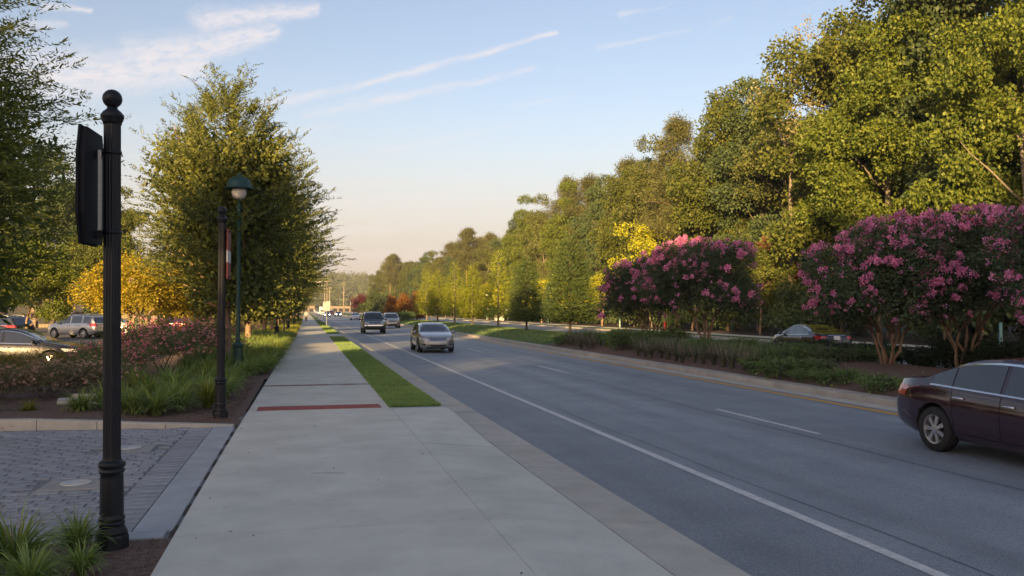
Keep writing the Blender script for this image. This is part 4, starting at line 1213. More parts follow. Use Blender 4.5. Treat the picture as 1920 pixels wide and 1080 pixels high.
for i, (x, y, s) in enumerate(((-6.0, 17.3, .75), (-6.8, 17.8, .9), (-5.55, 17.4, .5), (-5.0, 17.6, .55), (-4.05, 17.3, .8), (-3.75, 17.9, 1.0), (-7.6, 18.3, .8))):
    clump(x, y, s, ['short grassy tuft on the mulch left of the pale pipes', 'strap leaved clump at the left edge of the mulch bed', 'smallest grassy tuft behind the kerb joint', 'thin yellowish tuft just left of the pale pipes', 'green tuft in front of the pale pipes', 'large green clump lying over the pale pipes', 'strap leaved clump outside the left edge'][i], None, [0, 0, 3, 4, 1, 0, 2][i], None, 40 + i)
k = 0
y = 28.0
while y < 62:
    for x in (-1.45, -2.05, -2.75, -3.5):
        xx = x + r.uniform(-.2, .2) + (left_edge(y) + 1.12); yy = y + r.uniform(-.3, .3)
        if math.hypot(xx + 2.04, yy - 27.93) < .3 or abs(yy - 30.6) < .35 and abs(xx + 2.63) < .3: continue
        clump(xx, yy, r.uniform(.8, 1.15), 'strap leaved clump in the long bed under the elm row', 'strap leaved clumps under the elm row', r.choice((0, 1, 2, 3)), None, k); k += 1
    y += .62 if y < 45 else .9
n = 1500
y = 62 + 120 * rng.random(n) ** 1.5; x = -1.2 - 3.2 * rng.random(n) + .0065 * np.minimum(80, y - 12)
k = 14
P = np.repeat(np.stack([x, y, np.zeros(n)], 1), k, 0) + rng.normal(size=(n * k, 3)) * np.array([.12, .12, 0])
D = rng.normal(size=(n * k, 3)) * .55; D[:, 2] = 1
tag(link('ground_cover', quads_mesh('ground_cover', leafs(P, D, rng.uniform(.25, .5, n * k), .035), MT['blade_yellow'])), 'low yellow green ground cover along the far sidewalk bed', 'ground cover', kind='stuff')

def proto_rose(seed, H, Rr, leaf, petal, nb, ln=.055):
    g = np.random.default_rng(seed)
    lob = []
    for i in range(22):
        d = sphere_dirs(1, g, -.15)[0]; q = g.uniform(.35, .78); rr = Rr * g.uniform(.26, .4)
        lob.append((d[0] * Rr * q, d[1] * Rr * q, H * .45 + d[2] * H * .5 * q, rr, rr, rr * .75))
    V = lobes_leaves(g, lob, 150 * (.8 / Rr), 6, ln, ln * .62, .5)
    # loose canes poking out
    n = 46
    d = sphere_dirs(n, g, .05)
    S = d * np.array([Rr * .7, Rr * .7, H * .45]) + np.array([0, 0, H * .42])
    D = d + g.normal(size=(n, 3)) * .2; D[:, 2] += .7
    V = np.concatenate([V, shoots(g, S, D, g.uniform(.25, .55, n), 12, ln, ln * .6, .2)])
    B = []
    for i in range(nb):
        l = lob[g.integers(len(lob))]; d = sphere_dirs(1, g, -.2)[0]
        c = np.array(l[:3]) + d * np.array(l[3:]) * 1.08
        if c[2] < H * .3: continue
        k = 9; dd = sphere_dirs(k, g, -.2)
        B.append(leafs(np.repeat(c[None], k, 0), dd + d * .5, g.uniform(.04, .06), .048, g))
    tb = MB()
    for i in range(7):
        a = i * .9; p, r_ = limb(g, (.05 * math.cos(a), .05 * math.sin(a), -.05), (Rr * .55 * math.cos(a), Rr * .55 * math.sin(a), H * .6), .014, .005, 4); tb.tube(p, r_, 4)
    return {'stems': tb.mesh('stems', MT['bark_dark'], True), 'foliage': quads_mesh('foliage', V, leaf), 'blossoms': quads_mesh('blossoms', np.concatenate(B), petal)}
def plant_rose(name, p, x, y, rz, s, label, group=None, z=None):
    t = thing(name, label, 'shrub', (x, y, bed_z(max(x, -10), y) if z is None else z), rz, s, group)
    for k in ('stems', 'foliage', 'blossoms'): link(k, p[k], t)
    return t
RA = proto_rose(81, 1.65, 1.05, MT['rose_leaf'], MT['rose_pink'], 210)
RB2 = proto_rose(82, .95, .85, MT['rose_leaf_brown'], MT['rose_faded'], 170, .05)
RC = proto_rose(83, 1.0, .85, MT['rose_leaf'], MT['rose_faded'], 120, .05)
for i, (x, y, s) in enumerate(((-4.9, 27.2, 1.0), (-3.9, 26.6, .98), (-3.35, 28.6, 1.05), (-5.35, 27.9, .9), (-4.5, 29.2, 1.1), (-2.95, 31.8, 1.0), (-3.6, 30.6, 1.1), (-5.4, 31.4, 1.1), (-5.6, 25.2, .72), (-4.4, 24.6, .72))):
    plant_rose('rose_bush', RA, x, y, i * 1.7, s, ORD[i] + ' of the tall pink rose bushes massed between the two sign posts', 'pink rose bushes between the sign posts')
lab = ['low brownish rose bush with faded flowers at the left edge', 'low brownish rose bush above the grassy tuft', 'brownish rose bush above the left end of the pale pipes', 'faded rose bush directly behind the near post', 'faded rose bush below the dark sedan nose', 'greenish rose bush in the second row left', 'greenish rose bush in the second row, middle', 'brownish rose bush beyond the left edge', 'greenish rose bush behind the near post']
for i, (x, y, s, p) in enumerate(((-7.3, 20.2, 1.0, RB2), (-6.3, 20.0, 1.0, RB2), (-5.4, 20.2, 1.05, RB2), (-4.5, 20.6, 1.0, RB2), (-5.9, 22.0, 1.0, RB2), (-8.0, 22.2, .78, RC), (-7.0, 22.8, .75, RC), (-8.6, 20.8, 1.0, RB2), (-4.9, 22.3, 1.05, RC))):
    plant_rose('rose_bush', p, x, y, i * 2.1, s * .9, lab[i])
YS = proto_rose(84, .9, .8, MT['yellow_shrub'], MT['rose_faded'], 8, .05)
plant_rose('yellow_shrub', YS, -7.75, 25.2, 0, .92, 'yellow tipped low shrub in front of the dark sedan door')
plant_rose('yellow_shrub', YS, -6.75, 25.0, 1, .95, 'yellow tipped low shrub in front of the dark sedan wheel')
for i, (x, y) in enumerate(((-4.6, 50), (-4.4, 58), (-4.5, 70), (-4.3, 82), (-4.8, 41))):
    plant_rose('rose_bush', RA, x, y, i, .8, ['pink rose bush by the second elm trunk', 'pink rose bush between the second and third elm', 'pink rose bush past the third elm', 'farthest pink rose bush of the sidewalk bed', 'pink rose bush behind the green lamp'][i])

# median bed
def proto_juniper(seed, Rr, H, leaf, n=170, nleaf=16, ln=.085, wd=.042):
    g = np.random.default_rng(seed)
    a = g.uniform(0, 2 * np.pi, n); q = Rr * np.sqrt(g.random(n)) * .75
    S = np.stack([q * np.cos(a), q * np.sin(a), H * (.15 + .55 * (1 - (q / Rr) ** 2) * g.uniform(.4, 1, n))], 1)
    D = np.stack([np.cos(a), np.sin(a), np.zeros(n)], 1) + g.normal(size=(n, 3)) * .35; D[:, 2] = g.uniform(.25, .9, n)
    V = shoots(g, S, D, g.uniform(.25, .5, n) * max(1, Rr), nleaf, ln, wd, .25, 42)
    lob = [(0, 0, H * .3, Rr * .75, Rr * .75, H * .38)]
    W = lobes_leaves(g, lob, 130, 5, ln * 1.5, wd * 1.6, .4)
    tb = MB()
    for i in range(6):
        b = i * 1.05; p, r_ = limb(g, (0, 0, -.03), (Rr * .6 * math.cos(b), Rr * .6 * math.sin(b), H * .3), .02, .006, 4); tb.tube(p, r_, 4)
    return {'stems': tb.mesh('stems', MT['bark_dark'], True), 'foliage': quads_mesh('foliage', np.concatenate([V, W]), leaf)}
def plant_shrub(name, p, x, y, rz, s, label, group, z=None):
    t = thing(name, label, 'shrub', (x, y, (med_z(x) if z is None else z) - .01), rz, s, group)
    link('stems', p['stems'], t); link('foliage', p['foliage'], t)
    return t
J1 = proto_juniper(91, .85, .6, MT['juniper']); J2 = proto_juniper(92, .9, .55, MT['juniper_blue']); J3 = proto_juniper(93, .85, 1.15, MT['juniper'], 260)
BX = proto_broad(94, .66, .7, .02, 24, 420, 6, .055, .035, MT['boxwood'], MT['bark_dark'], .03)
r = random.Random(9)
for i in range(22):
    x = 13.5 + (i % 3) * .95 + r.uniform(-.2, .2); y = 13.5 + (i // 3) * 1.45 + r.uniform(-.3, .3)
    if x > 14.2 and (x * 1600 / .972 / (y * .972 + x * .235)) + 573 > 1540: continue
    plant_shrub('juniper', J1 if i % 3 != 1 else J2, x, y, r.uniform(0, 6), r.uniform(.85, 1.1) * (.68 if (x * 1600 / .972 / (y * .972 + x * .235)) + 573 > 1500 else 1), 'low spreading juniper near the burgundy sedan, ' + ORD[i % 20] + ' along the near end of the median bed', 'low junipers of the median bed')
for i in range(18):
    x = 15.2 + (i % 3) * 1.2 + r.uniform(-.3, .3); y = 24.5 + (i // 3) * 1.7 + r.uniform(-.4, .4)
    plant_shrub('juniper', J2 if i % 2 else J1, x, y, r.uniform(0, 6), r.uniform(.75, .95), ORD[i // 3] + ' spreading juniper of the ' + ['front', 'middle', 'rear'][i % 3] + ' line in the middle of the median bed', 'spreading junipers of the median bed')
for i, (x, y) in enumerate(((14.2, 34.2), (14.9, 35.6), (14.0, 36.2), (15.4, 37.4), (14.4, 38.0), (16.2, 36.0), (15.2, 39.8))):
    plant_shrub('evergreen_shrub', J3, x, y, i * 2.0, .82 + .06 * (i % 3), ORD[i] + ' upright dark evergreen shrub where the median bed is tallest', 'upright evergreens of the median bed')
for i, (x, y) in enumerate(((13.6, 44.0), (14.5, 45.2), (15.4, 44.2))):
    plant_shrub('juniper', J1, x, y, i * 2.0, .9, ['small juniper at the far tip of the median bed by the kerb', 'small juniper where the median lawn begins', 'small juniper below the smaller crape myrtle'][i], None)
GG = [proto_liriope(s, 150, .85, MT['blade_grey'], .012, .62) for s in (11, 12)]
GB = [proto_liriope(s, 130, .85, MT['juniper'], .013, .62) for s in (14, 15)]
SP2 = [spike_mesh(5, 26, .62), spike_mesh(6, 22, .7)]
pos = []
y = 23.6
while y < 33.4: pos.append((13.32 + r.uniform(-.08, .12), y)); pos.append((14.1 + r.uniform(-.15, .15), y + .3)); y += .72
y = 38.8
while y < 43.2: pos.append((13.32 + r.uniform(-.08, .1), y)); pos.append((14.05 + r.uniform(-.1, .1), y + .3)); y += .75
for i, (x, y) in enumerate(pos):
    far_ = y > 36; fr = x < 13.75
    nth = sum(1 for a, b in pos if (b > 36) == far_ and (a < 13.75) == fr and b < y)
    lb = ('greyish grass clump with faded purple spikes at the kerb' if fr else 'green grass clump behind the grey ones') + ', ' + ORD[nth] + (' past the evergreens' if far_ else ' beyond the junipers')
    t = thing('grass_clump', lb, 'plant', (x, y, med_z(x) - .01), i * 1.1, r.uniform(.85, 1.1), 'ornamental grasses along the median kerb')
    link('blades', GG[i % 2] if x < 13.75 else GB[i % 2], t)
    if x < 13.75: link('flower_spikes', SP2[i % 2], t)
for i in range(15):
    plant_shrub('boxwood', {'stems': BX['trunk'], 'foliage': BX['crown']}, 19.6 + r.uniform(-.12, .12), 14.5 + i * 1.05, i * 1.7, r.uniform(.9, 1.1) * (1.3 if i < 9 else .95), ORD[i] + ' dark boxwood from the right end of the hedge behind the crape myrtles', 'boxwood hedge on the median')
for i, y in enumerate((132, 135.5, 139, 142.5, 128.5)):
    plant_shrub('juniper', J3, 13.9 + (i % 2) * 1.8, y, i, 1.5, ORD[i] + ' lit rounded shrub on the median in front of the orange trees', 'lit shrubs before the orange trees')
# green island of the car park
for i in range(7):
    plant_shrub('car_park_shrub', J1, -7.5 - i * .8, 36.2 + (i % 2) * .5 + 3 * (i > 3), i, 1.0, ORD[i] + ' low green shrub on the car park island beside the dark sedan', 'car park island shrubs', -.05)

# ------------------------------------------------------------------ cars
MT['glass'] = surf('car_glass', (.018, .022, .026), None, rough=.03, spec=1.0, coat=.3)
MT['glass_tint'] = surf('car_glass_tinted', (.010, .012, .014), None, rough=.03, spec=1.0, coat=.5)
for k in ('glass', 'glass_tint'): MT[k].node_tree.nodes['Principled BSDF'].inputs['IOR'].default_value = 1.62
MT['tyre'] = surf('tyre', (.012, .012, .012), (.022, .022, .022), 20, .85)
MT['rim'] = surf('wheel_rim', (.5, .5, .52), (.58, .58, .6), 6, .3, .75)
MT['chrome'] = surf('chrome', (.7, .7, .72), None, rough=.15, metal=.95)
MT['trim_black'] = surf('black_trim', (.014, .014, .015), (.02, .02, .02), 9, .6)
MT['seam_dark'] = surf('panel_gap', (.006, .006, .006), None, rough=.9)
MT['lamp_clear'] = surf('headlight_lens', (.42, .44, .46), (.62, .63, .64), 14, .12, spec=.8, coat=.6)
MT['lamp_red'] = surf('tail_light_lens', (.34, .02, .025), (.5, .05, .05), 14, .15, spec=.8, coat=.6)
MT['lamp_amber'] = surf('amber_lens', (.6, .18, .04), None, rough=.2, spec=.7)
MT['plate'] = surf('plate', (.55, .56, .52), (.66, .66, .62), 40, .5)
MT['interior'] = surf('under_body', (.01, .01, .01), None, rough=.95)
MT['light_on'] = emit('lit_headlight', (1.0, .9, .75), 9)
MT['brake_on'] = emit('lit_tail_light', (1.0, .08, .05), 4)
PAINT = {
    'silver': paint('silver_paint', (.36, .355, .335), .3, .65), 'burgundy': paint('burgundy_paint', (.026, .004, .016), .12, .0),
    'black': paint('black_paint', (.007, .008, .014), .22, .0, .35), 'darkblue': paint('dark_blue_paint', (.012, .014, .022), .2, .25),
    'beige': paint('beige_paint', (.42, .375, .32), .3, .55), 'white': paint('white_paint', (.62, .62, .6), .3, 0),
    'grey': paint('dark_grey_paint', (.022, .025, .028), .25, .3), 'red': paint('red_paint', (.28, .018, .022), .25, .15),
    'lightsilver': paint('light_silver_paint', (.46, .47, .48), .3, .5), 'blackish': paint('dark_green_black_paint', (.012, .013, .013), .25, .2),
    'bluepaint': paint('blue_paint', (.03, .05, .12), .25, .2)}

SPEC = {}
SPEC['sedan'] = dict(
    L=4.85, W=1.83, r=.335, wx=(-1.36, 1.44), clear=.2,
    top=[(-2.425, .66), (-2.40, .92), (-2.30, 1.045), (-1.95, 1.085), (-1.62, 1.11), (-1.1, 1.33), (-.75, 1.425), (-.3, 1.465), (.1, 1.46), (.4, 1.40), (.75, 1.24), (1.2, 1.015), (1.35, .985), (1.9, .885), (2.2, .79), (2.36, .68), (2.425, .52)],
    belt=[(-2.425, .60), (-2.36, .86), (-2.1, .965), (-1.4, .985), (0, .94), (1.1, .90), (1.8, .80), (2.25, .68), (2.425, .48)],
    bot=[(-2.425, .44), (-2.3, .30), (-1.9, .22), (1.9, .19), (2.3, .21), (2.425, .33)],
    half=[(-2.425, .66), (-2.33, .80), (-1.9, .885), (-1, .912), (.8, .912), (1.6, .89), (2.0, .83), (2.28, .70), (2.425, .48)],
    tumble=.50, ws=(.42, 1.22), rw=(-1.58, -.78), side=[(-1.42, -1.02), (-.98, -.12), (-.04, .98)], doors=(-1.0, -.08, 1.08), belt_off=.0)
SPEC['crossover'] = dict(
    L=4.75, W=1.88, r=.37, wx=(-1.38, 1.42), clear=.25,
    top=[(-2.375, .75), (-2.34, 1.05), (-2.24, 1.25), (-2.0, 1.58), (-1.8, 1.68), (-.8, 1.745), (0, 1.74), (.35, 1.67), (.75, 1.45), (1.2, 1.16), (1.4, 1.12), (1.95, 1.02), (2.2, .9), (2.32, .76), (2.375, .6)],
    belt=[(-2.375, .7), (-2.3, 1.03), (-1.6, 1.10), (0, 1.06), (1.2, 1.02), (1.9, .92), (2.25, .78), (2.375, .56)],
    bot=[(-2.375, .5), (-2.25, .36), (-1.9, .27), (1.9, .25), (2.25, .28), (2.375, .4)],
    half=[(-2.375, .74), (-2.28, .84), (-1.8, .91), (-1, .94), (.8, .94), (1.6, .91), (2.05, .84), (2.25, .73), (2.375, .54)],
    tumble=.30, ws=(.38, 1.24), rw=(-2.26, -1.95), side=[(-1.98, -1.28), (-1.16, -.18), (-.08, .98)], doors=(-1.1, -.12, 1.08), belt_off=.02)
SPEC['big_suv'] = dict(
    L=5.05, W=2.0, r=.39, wx=(-1.42, 1.52), clear=.3,
    top=[(-2.525, .85), (-2.50, 1.2), (-2.42, 1.5), (-2.3, 1.8), (-2.15, 1.87), (-1, 1.92), (.1, 1.91), (.42, 1.83), (.75, 1.58), (1.05, 1.26), (1.25, 1.2), (2.0, 1.13), (2.35, 1.07), (2.48, .95), (2.525, .75)],
    belt=[(-2.525, .8), (-2.45, 1.13), (-1.6, 1.17), (0, 1.15), (1.1, 1.12), (2.1, 1.03), (2.42, .92), (2.525, .7)],
    bot=[(-2.525, .55), (-2.4, .42), (-1.9, .34), (1.9, .34), (2.4, .38), (2.525, .5)],
    half=[(-2.525, .86), (-2.45, .94), (-1.8, .98), (-1, 1.0), (1.2, 1.0), (1.9, .975), (2.3, .93), (2.46, .86), (2.525, .76)],
    tumble=.26, ws=(.44, 1.08), rw=(-2.42, -2.26), side=[(-2.2, -1.45), (-1.32, -.22), (-.1, .86)], doors=(-1.25, -.15, .98), belt_off=.02)

def smooth(a, k=2):
    for _ in range(k):
        b = a.copy(); b[1:-1] = .25 * a[:-2] + .5 * a[1:-1] + .25 * a[2:]; a = b
    return a

CARMESH = {}
def car_meshes(kind):
    if kind in CARMESH: return CARMESH[kind]
    s = SPEC[kind]; hl = s['L'] / 2
    xs = np.concatenate([[-hl, -hl + .02, -hl + .05], np.linspace(-hl + .1, hl - .1, 76), [hl - .05, hl - .02, hl]])
    ip = lambda k: np.interp(xs, *zip(*s[k]))
    zt = smooth(ip('top'), 2); zs = smooth(ip('belt'), 2); zb = smooth(ip('bot'), 2); w = smooth(ip('half'), 2)
    zs = np.minimum(zs, zt - .012)
    secs = []
    for i in range(len(xs)):
        d = zt[i] - zs[i]; W = w[i]; h = zs[i] - zb[i]
        ws = W * .945
        wt = max(.3 * W, ws - .03 - s['tumble'] * max(0, d - .05))
        sec = [(0, zb[i]), (W * .5, zb[i]), (W * .86, zb[i] + .005), (W * .955, zb[i] + .12 * h), (W * .985, zb[i] + .3 * h), (W, zb[i] + .52 * h),
               (W * .995, zb[i] + .72 * h), (W * .978, zb[i] + .9 * h), (ws, zs[i])]
        for t in (.25, .5, .72):
            sec.append((ws + (wt - ws) * t * .95, zs[i] + d * .9 * t / .8))
        sec += [(wt * .985, zs[i] + d * .86), (wt * .93, zs[i] + d * .95), (wt * .75, zs[i] + d * .985), (wt * .4, zs[i] + d * 1.0), (0, zs[i] + d * 1.006)]
        # keep heights increasing
        for q in range(9, len(sec)): sec[q] = (sec[q][0], max(sec[q][1], sec[q - 1][1] + .0008))
        secs.append(sec)
    n = len(secs[0]); ring = 2 * n - 2
    v = []
    for i, sec in enumerate(secs):
        for q in range(n): v.append((xs[i], -sec[q][0], sec[q][1]))
        for q in range(n - 2, 0, -1): v.append((xs[i], sec[q][0], sec[q][1]))
    f = []
    for i in range(len(xs) - 1):
        for q in range(ring):
            q2 = (q + 1) % ring
            f.append((i * ring + q, (i + 1) * ring + q, (i + 1) * ring + q2, i * ring + q2))
    f.append(tuple(range(ring))); f.append(tuple((len(xs) - 1) * ring + q for q in range(ring - 1, -1, -1)))
    bvh = BVHTree.FromPolygons(v, f)
    # wheel arches are cut out of the shell
    me = bpy.data.meshes.new('shell'); me.from_pydata(v, [], f); me.update()
    bm = bmesh.new(); bm.from_mesh(me); bmesh.ops.recalc_face_normals(bm, faces=bm.faces); bm.to_mesh(me); bm.free()
    sh = bpy.data.objects.new('shell', me); COL.objects.link(sh)
    cut = bmesh.new()
    for wx in s['wx']:
        for sy in (-1, 1):
            M4 = Matrix.Translation((wx, sy * (s['W'] / 2 - .1), s['r'] + .01)) @ Matrix.Rotation(R(90), 4, 'X')
            bmesh.ops.create_cone(cut, cap_ends=True, segments=36, radius1=s['r'] + .055, radius2=s['r'] + .055, depth=.62, matrix=M4)
    cm = bpy.data.meshes.new('cut'); cut.to_mesh(cm); cut.free()
    co = bpy.data.objects.new('cut', cm); COL.objects.link(co)
    md = sh.modifiers.new('b', 'BOOLEAN'); md.operation = 'DIFFERENCE'; md.object = co; md.solver = 'EXACT'
    dg = bpy.context.evaluated_depsgraph_get()
    body = bpy.data.meshes.new_from_object(sh.evaluated_get(dg))
    body.name = 'body'
    bpy.data.objects.remove(sh); bpy.data.objects.remove(co)
    body.materials.clear(); body.materials.append(PAINT['silver']); body.materials.append(MT['interior'])
    mi = []
    for p in body.polygons:
        c = p.center; dark = 0
        for wx in s['wx']:
            rr = math.hypot(c.x - wx, c.z - s['r'] - .01)
            if rr < s['r'] + .062 and abs(c.y) < s['W'] / 2 + .05 and (abs(rr - s['r'] - .055) < .01 or abs(p.normal.y) > .9 and abs(c.y) < s['W'] / 2 - .3): dark = 1
        if p.normal.z < -.8: dark = 1
        mi.append(dark)
    body.polygons.foreach_set('material_index', mi)
    body.polygons.foreach_set('use_smooth', [m == 0 for m in mi])
    try: body.set_sharp_from_angle(angle=R(38))
    except Exception: pass
    body.update()
    out = {'body': body}

    def proj(rows, axis, off):
        """rows: list of rows of (a, b) points in the plane seen along axis; projected on the shell"""
        V = []; ok = True
        for row in rows:
            for a, b in row:
                if axis in 'lr':
                    sg = -1 if axis == 'r' else 1
                    o, d = Vector((a, sg * 3, b)), Vector((0, -sg, 0))
                elif axis in 'fb':
                    sg = 1 if axis == 'f' else -1
                    o, d = Vector((sg * 4, a, b)), Vector((-sg, 0, 0))
                else:
                    o, d = Vector((a, b, 4)), Vector((0, 0, -1))
                h = bvh.ray_cast(o, d)
                if h[0] is None: V.append(None); continue
                nn = h[1] if h[1].dot(d) < 0 else -h[1]
                V.append(h[0] + nn * off)
        nr, nc = len(rows), len(rows[0])
        F = []
        for j in range(nr - 1):
            for i in range(nc - 1):
                q = (j * nc + i, j * nc + i + 1, (j + 1) * nc + i + 1, (j + 1) * nc + i)
                if all(V[k] is not None for k in q): F.append(q)
        V = [p if p is not None else Vector((0, 0, .5)) for p in V]
        # outward winding
        good = []
        for q in F:
            nrm = (V[q[1]] - V[q[0]]).cross(V[q[2]] - V[q[0]])
            c = sum((V[k] for k in q), Vector()) / 4
            ref = {'r': Vector((0, -1, 0)), 'l': Vector((0, 1, 0)), 'f': Vector((1, 0, 0)), 'b': Vector((-1, 0, 0)), 't': Vector((0, 0, 1))}[axis]
            good.append(q if nrm.dot(ref) > 0 else q[::-1])
        return V, good
    def panel(name, rows, axis, off, mat):
        V, F = proj(rows, axis, off)
        m = MB().add(V, F); me = m.mesh(name, mat, True); return me
    def grid(fa, fb, nu, nv):
        return [[(lambda u, w_: fa(u, w_))(i / (nu - 1), j / (nv - 1)) for i in range(nu)] for j in range(nv)]
    TZ = lambda x: float(np.interp(x, xs, zt)); BZ = lambda x: float(np.interp(x, xs, zs)); LZ = lambda x: float(np.interp(x, xs, zb)); WD = lambda x: float(np.interp(x, xs, w))
    # side windows and their bright trim
    out['side'] = []
    for k, (a, b) in enumerate(s['side']):
        for ax in 'rl':
            def fa(u, t, a=a, b=b):
                x = a + (b - a) * u
                lo = BZ(x) + .03; hi = max(lo + .004, BZ(x) + .80 * (TZ(x) - BZ(x)))
                return (x, lo + (hi - lo) * t)
            out['side'].append((ax, panel('side_window', grid(fa, None, 14, 6), ax, .006, MT['glass_tint'])))
    out['trim'] = []
    a, b = s['side'][0][0] - .06, s['side'][-1][1] + .07
    for ax in 'rl':
        def lo_(u, t):
            x = a + (b - a) * u; return (x, BZ(x) + .008 + .022 * t)
        def hi_(u, t):
            x = a + (b - a) * u; z = BZ(x) + .80 * (TZ(x) - BZ(x)); return (x, max(BZ(x) + .03, z) + .002 + .02 * t)
        V1, F1_ = proj(grid(lo_, None, 30, 2), ax, .007); V2, F2_ = proj(grid(hi_, None, 30, 2), ax, .007)
        out['trim'].append((ax, MB().add(V1, F1_).add(V2, F2_).mesh('window_trim', MT['chrome'], True)))
    # screens
    zb_, zt_ = TZ(s['ws'][1]) + .01, TZ(s['ws'][0]) - .03
    wid = lambda z, z0, z1, w0, w1: w0 + (w1 - w0) * (z - z0) / (z1 - z0)
    W0 = s['W'] / 2
    def ws(u, t):
        z = zb_ + (zt_ - zb_) * t; hw = wid(z, zb_, zt_, W0 * .79, W0 * (.66 if s['tumble'] > .4 else .74)); return ((u * 2 - 1) * hw, z)
    out['windshield'] = panel('windshield', grid(ws, None, 17, 9), 'f', .007, MT['glass'])
    zb2, zt2 = TZ(s['rw'][0]) + .02, TZ(s['rw'][1]) - .03
    if kind == 'sedan':
        zb2, zt2 = 1.125, 1.40
    else:
        zb2, zt2 = BZ(-1.8) + .04, TZ(-1.8) - .13
    def rw(u, t):
        z = zb2 + (zt2 - zb2) * t; hw = wid(z, zb2, zt2, W0 * .76, W0 * (.60 if s['tumble'] > .4 else .70)); return ((u * 2 - 1) * hw, z)
    out['rear_window'] = panel('rear_window', grid(rw, None, 17, 9), 'b', .007, MT['glass_tint'])
    # lamps: fronts seen from ahead, wrapped onto the corner
    hz = {'sedan': .655, 'crossover': .82, 'big_suv': .93}[kind]; hh = {'sedan': .13, 'crossover': .15, 'big_suv': .17}[kind]
    out['head'] = []
    for sg in (-1, 1):
        def hd(u, t, sg=sg):
            y = W0 * (.50 + .42 * u); z = hz + hh * (t - .5) * (.75 + .25 * (1 - u)) + .055 * u * (1 if kind != 'big_suv' else 0)
            return (sg * y, z)
        out['head'].append(panel('headlight', grid(hd, None, 12, 6), 'f', .008, MT['lamp_clear']))
    tz = {'sedan': .87, 'crossover': 1.0, 'big_suv': 1.0}[kind]; th = {'sedan': .17, 'crossover': .26, 'big_suv': .4}[kind]
    out['tail'] = []
    for sg in (-1, 1):
        def tl(u, t, sg=sg):
            u0 = .52 if kind == 'sedan' else .64
            y = W0 * (u0 + (.93 - u0) * u); z = tz + th * (t - .5) * (.6 + .4 * u)
            return (sg * y, z)
        m1 = proj(grid(tl, None, 10, 6), 'b', .008)
        def ts(u, t, sg=sg):
            x = -hl + .05 + u * .27; return (x, tz + th * (t - .5) * (1 - .55 * u))
        m2 = proj(grid(ts, None, 8, 6), 'l' if sg > 0 else 'r', .007)
        out['tail'].append(MB().add(*m1).mesh('tail_light', MT['lamp_red'], True)); out['tail'].append(MB().add(*m2).mesh('tail_light', MT['lamp_red'], True))
    # grille with bars, lower intake, plates
    gz, gw, gh = {'sedan': (.66, .40, .115), 'crossover': (.80, .40, .10), 'big_suv': (.93, .56, .17)}[kind]
    def gr(u, t):
        k = 1 - .22 * (1 - t) if kind != 'big_suv' else 1
        return ((u * 2 - 1) * gw * k, gz + gh * (t - .5))
    gm = MB().add(*proj(grid(gr, None, 14, 5), 'f', .006)); gb = MB()
    nb = {'sedan': 4, 'crossover': 2, 'big_suv': 1}[kind]
    for i in range(nb + 2):
        t0 = i / (nb + 1)
        def br(u, t, t0=t0):
            k = 1 - .22 * (1 - t0) if kind != 'big_suv' else 1
            hgt = .011 if kind != 'big_suv' else (.03 if 0 < t0 < 1 else .014)
            return ((u * 2 - 1) * gw * k, gz + gh * (t0 - .5) + hgt * (t - .5))
        gb.add(*proj(grid(br, None, 14, 2), 'f', .014))
    # oval emblem in the middle of the grille
    em = [[(.05 * math.cos(6.283 * i / 14) * k, gz + .022 + .035 * math.sin(6.283 * i / 14) * k) for i in range(15)] for k in (.55, 1.0)]
    gb.add(*proj(em, 'f', .02))
    out['grille'] = gm.mesh('grille', MT['trim_black'], True); out['grille_bars'] = gb.mesh('grille_bars', MT['chrome'], True)
    iz = {'sedan': .36, 'crossover': .46, 'big_suv': .60}[kind]; iw, ih = {'sedan': (.40, .075), 'crossover': (.46, .13), 'big_suv': (.72, .10)}[kind]
    mi_ = MB().add(*proj(grid(lambda u, t: ((u * 2 - 1) * iw * (.86 + .14 * t if kind == 'sedan' else 1), iz + ih * (t - .5)), None, 14, 4), 'f', .006))
    for sg in (-1, 1):
        if kind != 'big_suv':
            mi_.add(*proj(grid(lambda u, t, sg=sg: (sg * (.57 + .17 * u), iz + .06 + .055 * (t - .5)), None, 6, 3), 'f', .006))
    out['intake'] = mi_.mesh('air_intake', MT['trim_black'], True)
    if kind == 'big_suv':
        out['bumper'] = panel('bumper', grid(lambda u, t: ((u * 2 - 1) * .92, .69 + .09 * t), None, 16, 3), 'f', .03, MT['chrome'])
    pz = {'sedan': .86, 'crossover': .92, 'big_suv': .95}[kind]
    out['plate'] = panel('license_plate', grid(lambda u, t: ((u * 2 - 1) * .155, pz + .155 * (t - .5)), None, 4, 4), 'b', .012, MT['plate'])
    out['rear_strip'] = panel('rear_strip', grid(lambda u, t: ((u * 2 - 1) * .42, pz + .10 + .022 * t), None, 8, 2), 'b', .014, MT['chrome'])
    out['rear_bumper'] = panel('rear_bumper_trim', grid(lambda u, t: ((u * 2 - 1) * W0 * .8, LZ(-hl + .1) + .03 + .09 * t), None, 12, 3), 'b', .008, MT['trim_black'])
    # door gaps, sill line
    out['gap'] = []
    for ax in 'rl':
        mb = MB()
        for x in s['doors']:
            mb.add(*proj(grid(lambda u, t, x=x: (x + .008 * (u - .5) + (.06 if x == s['doors'][0] else 0) * (1 - t), LZ(0) + .12 + (BZ(x) - LZ(0) - .12) * t), None, 2, 10), ax, .003))
        mb.add(*proj(grid(lambda u, t: (s['doors'][0] + (s['doors'][-1] - s['doors'][0]) * u, LZ(0) + .115 + .008 * t), None, 20, 2), ax, .003))
        out['gap'].append(mb.mesh('panel_gap', MT['seam_dark']))
    out['crease'] = []
    out['handle'] = MB().box((0, 0, 0), (.2, .03, .028), bev=.008).mesh('door_handle', MT['chrome'], True)
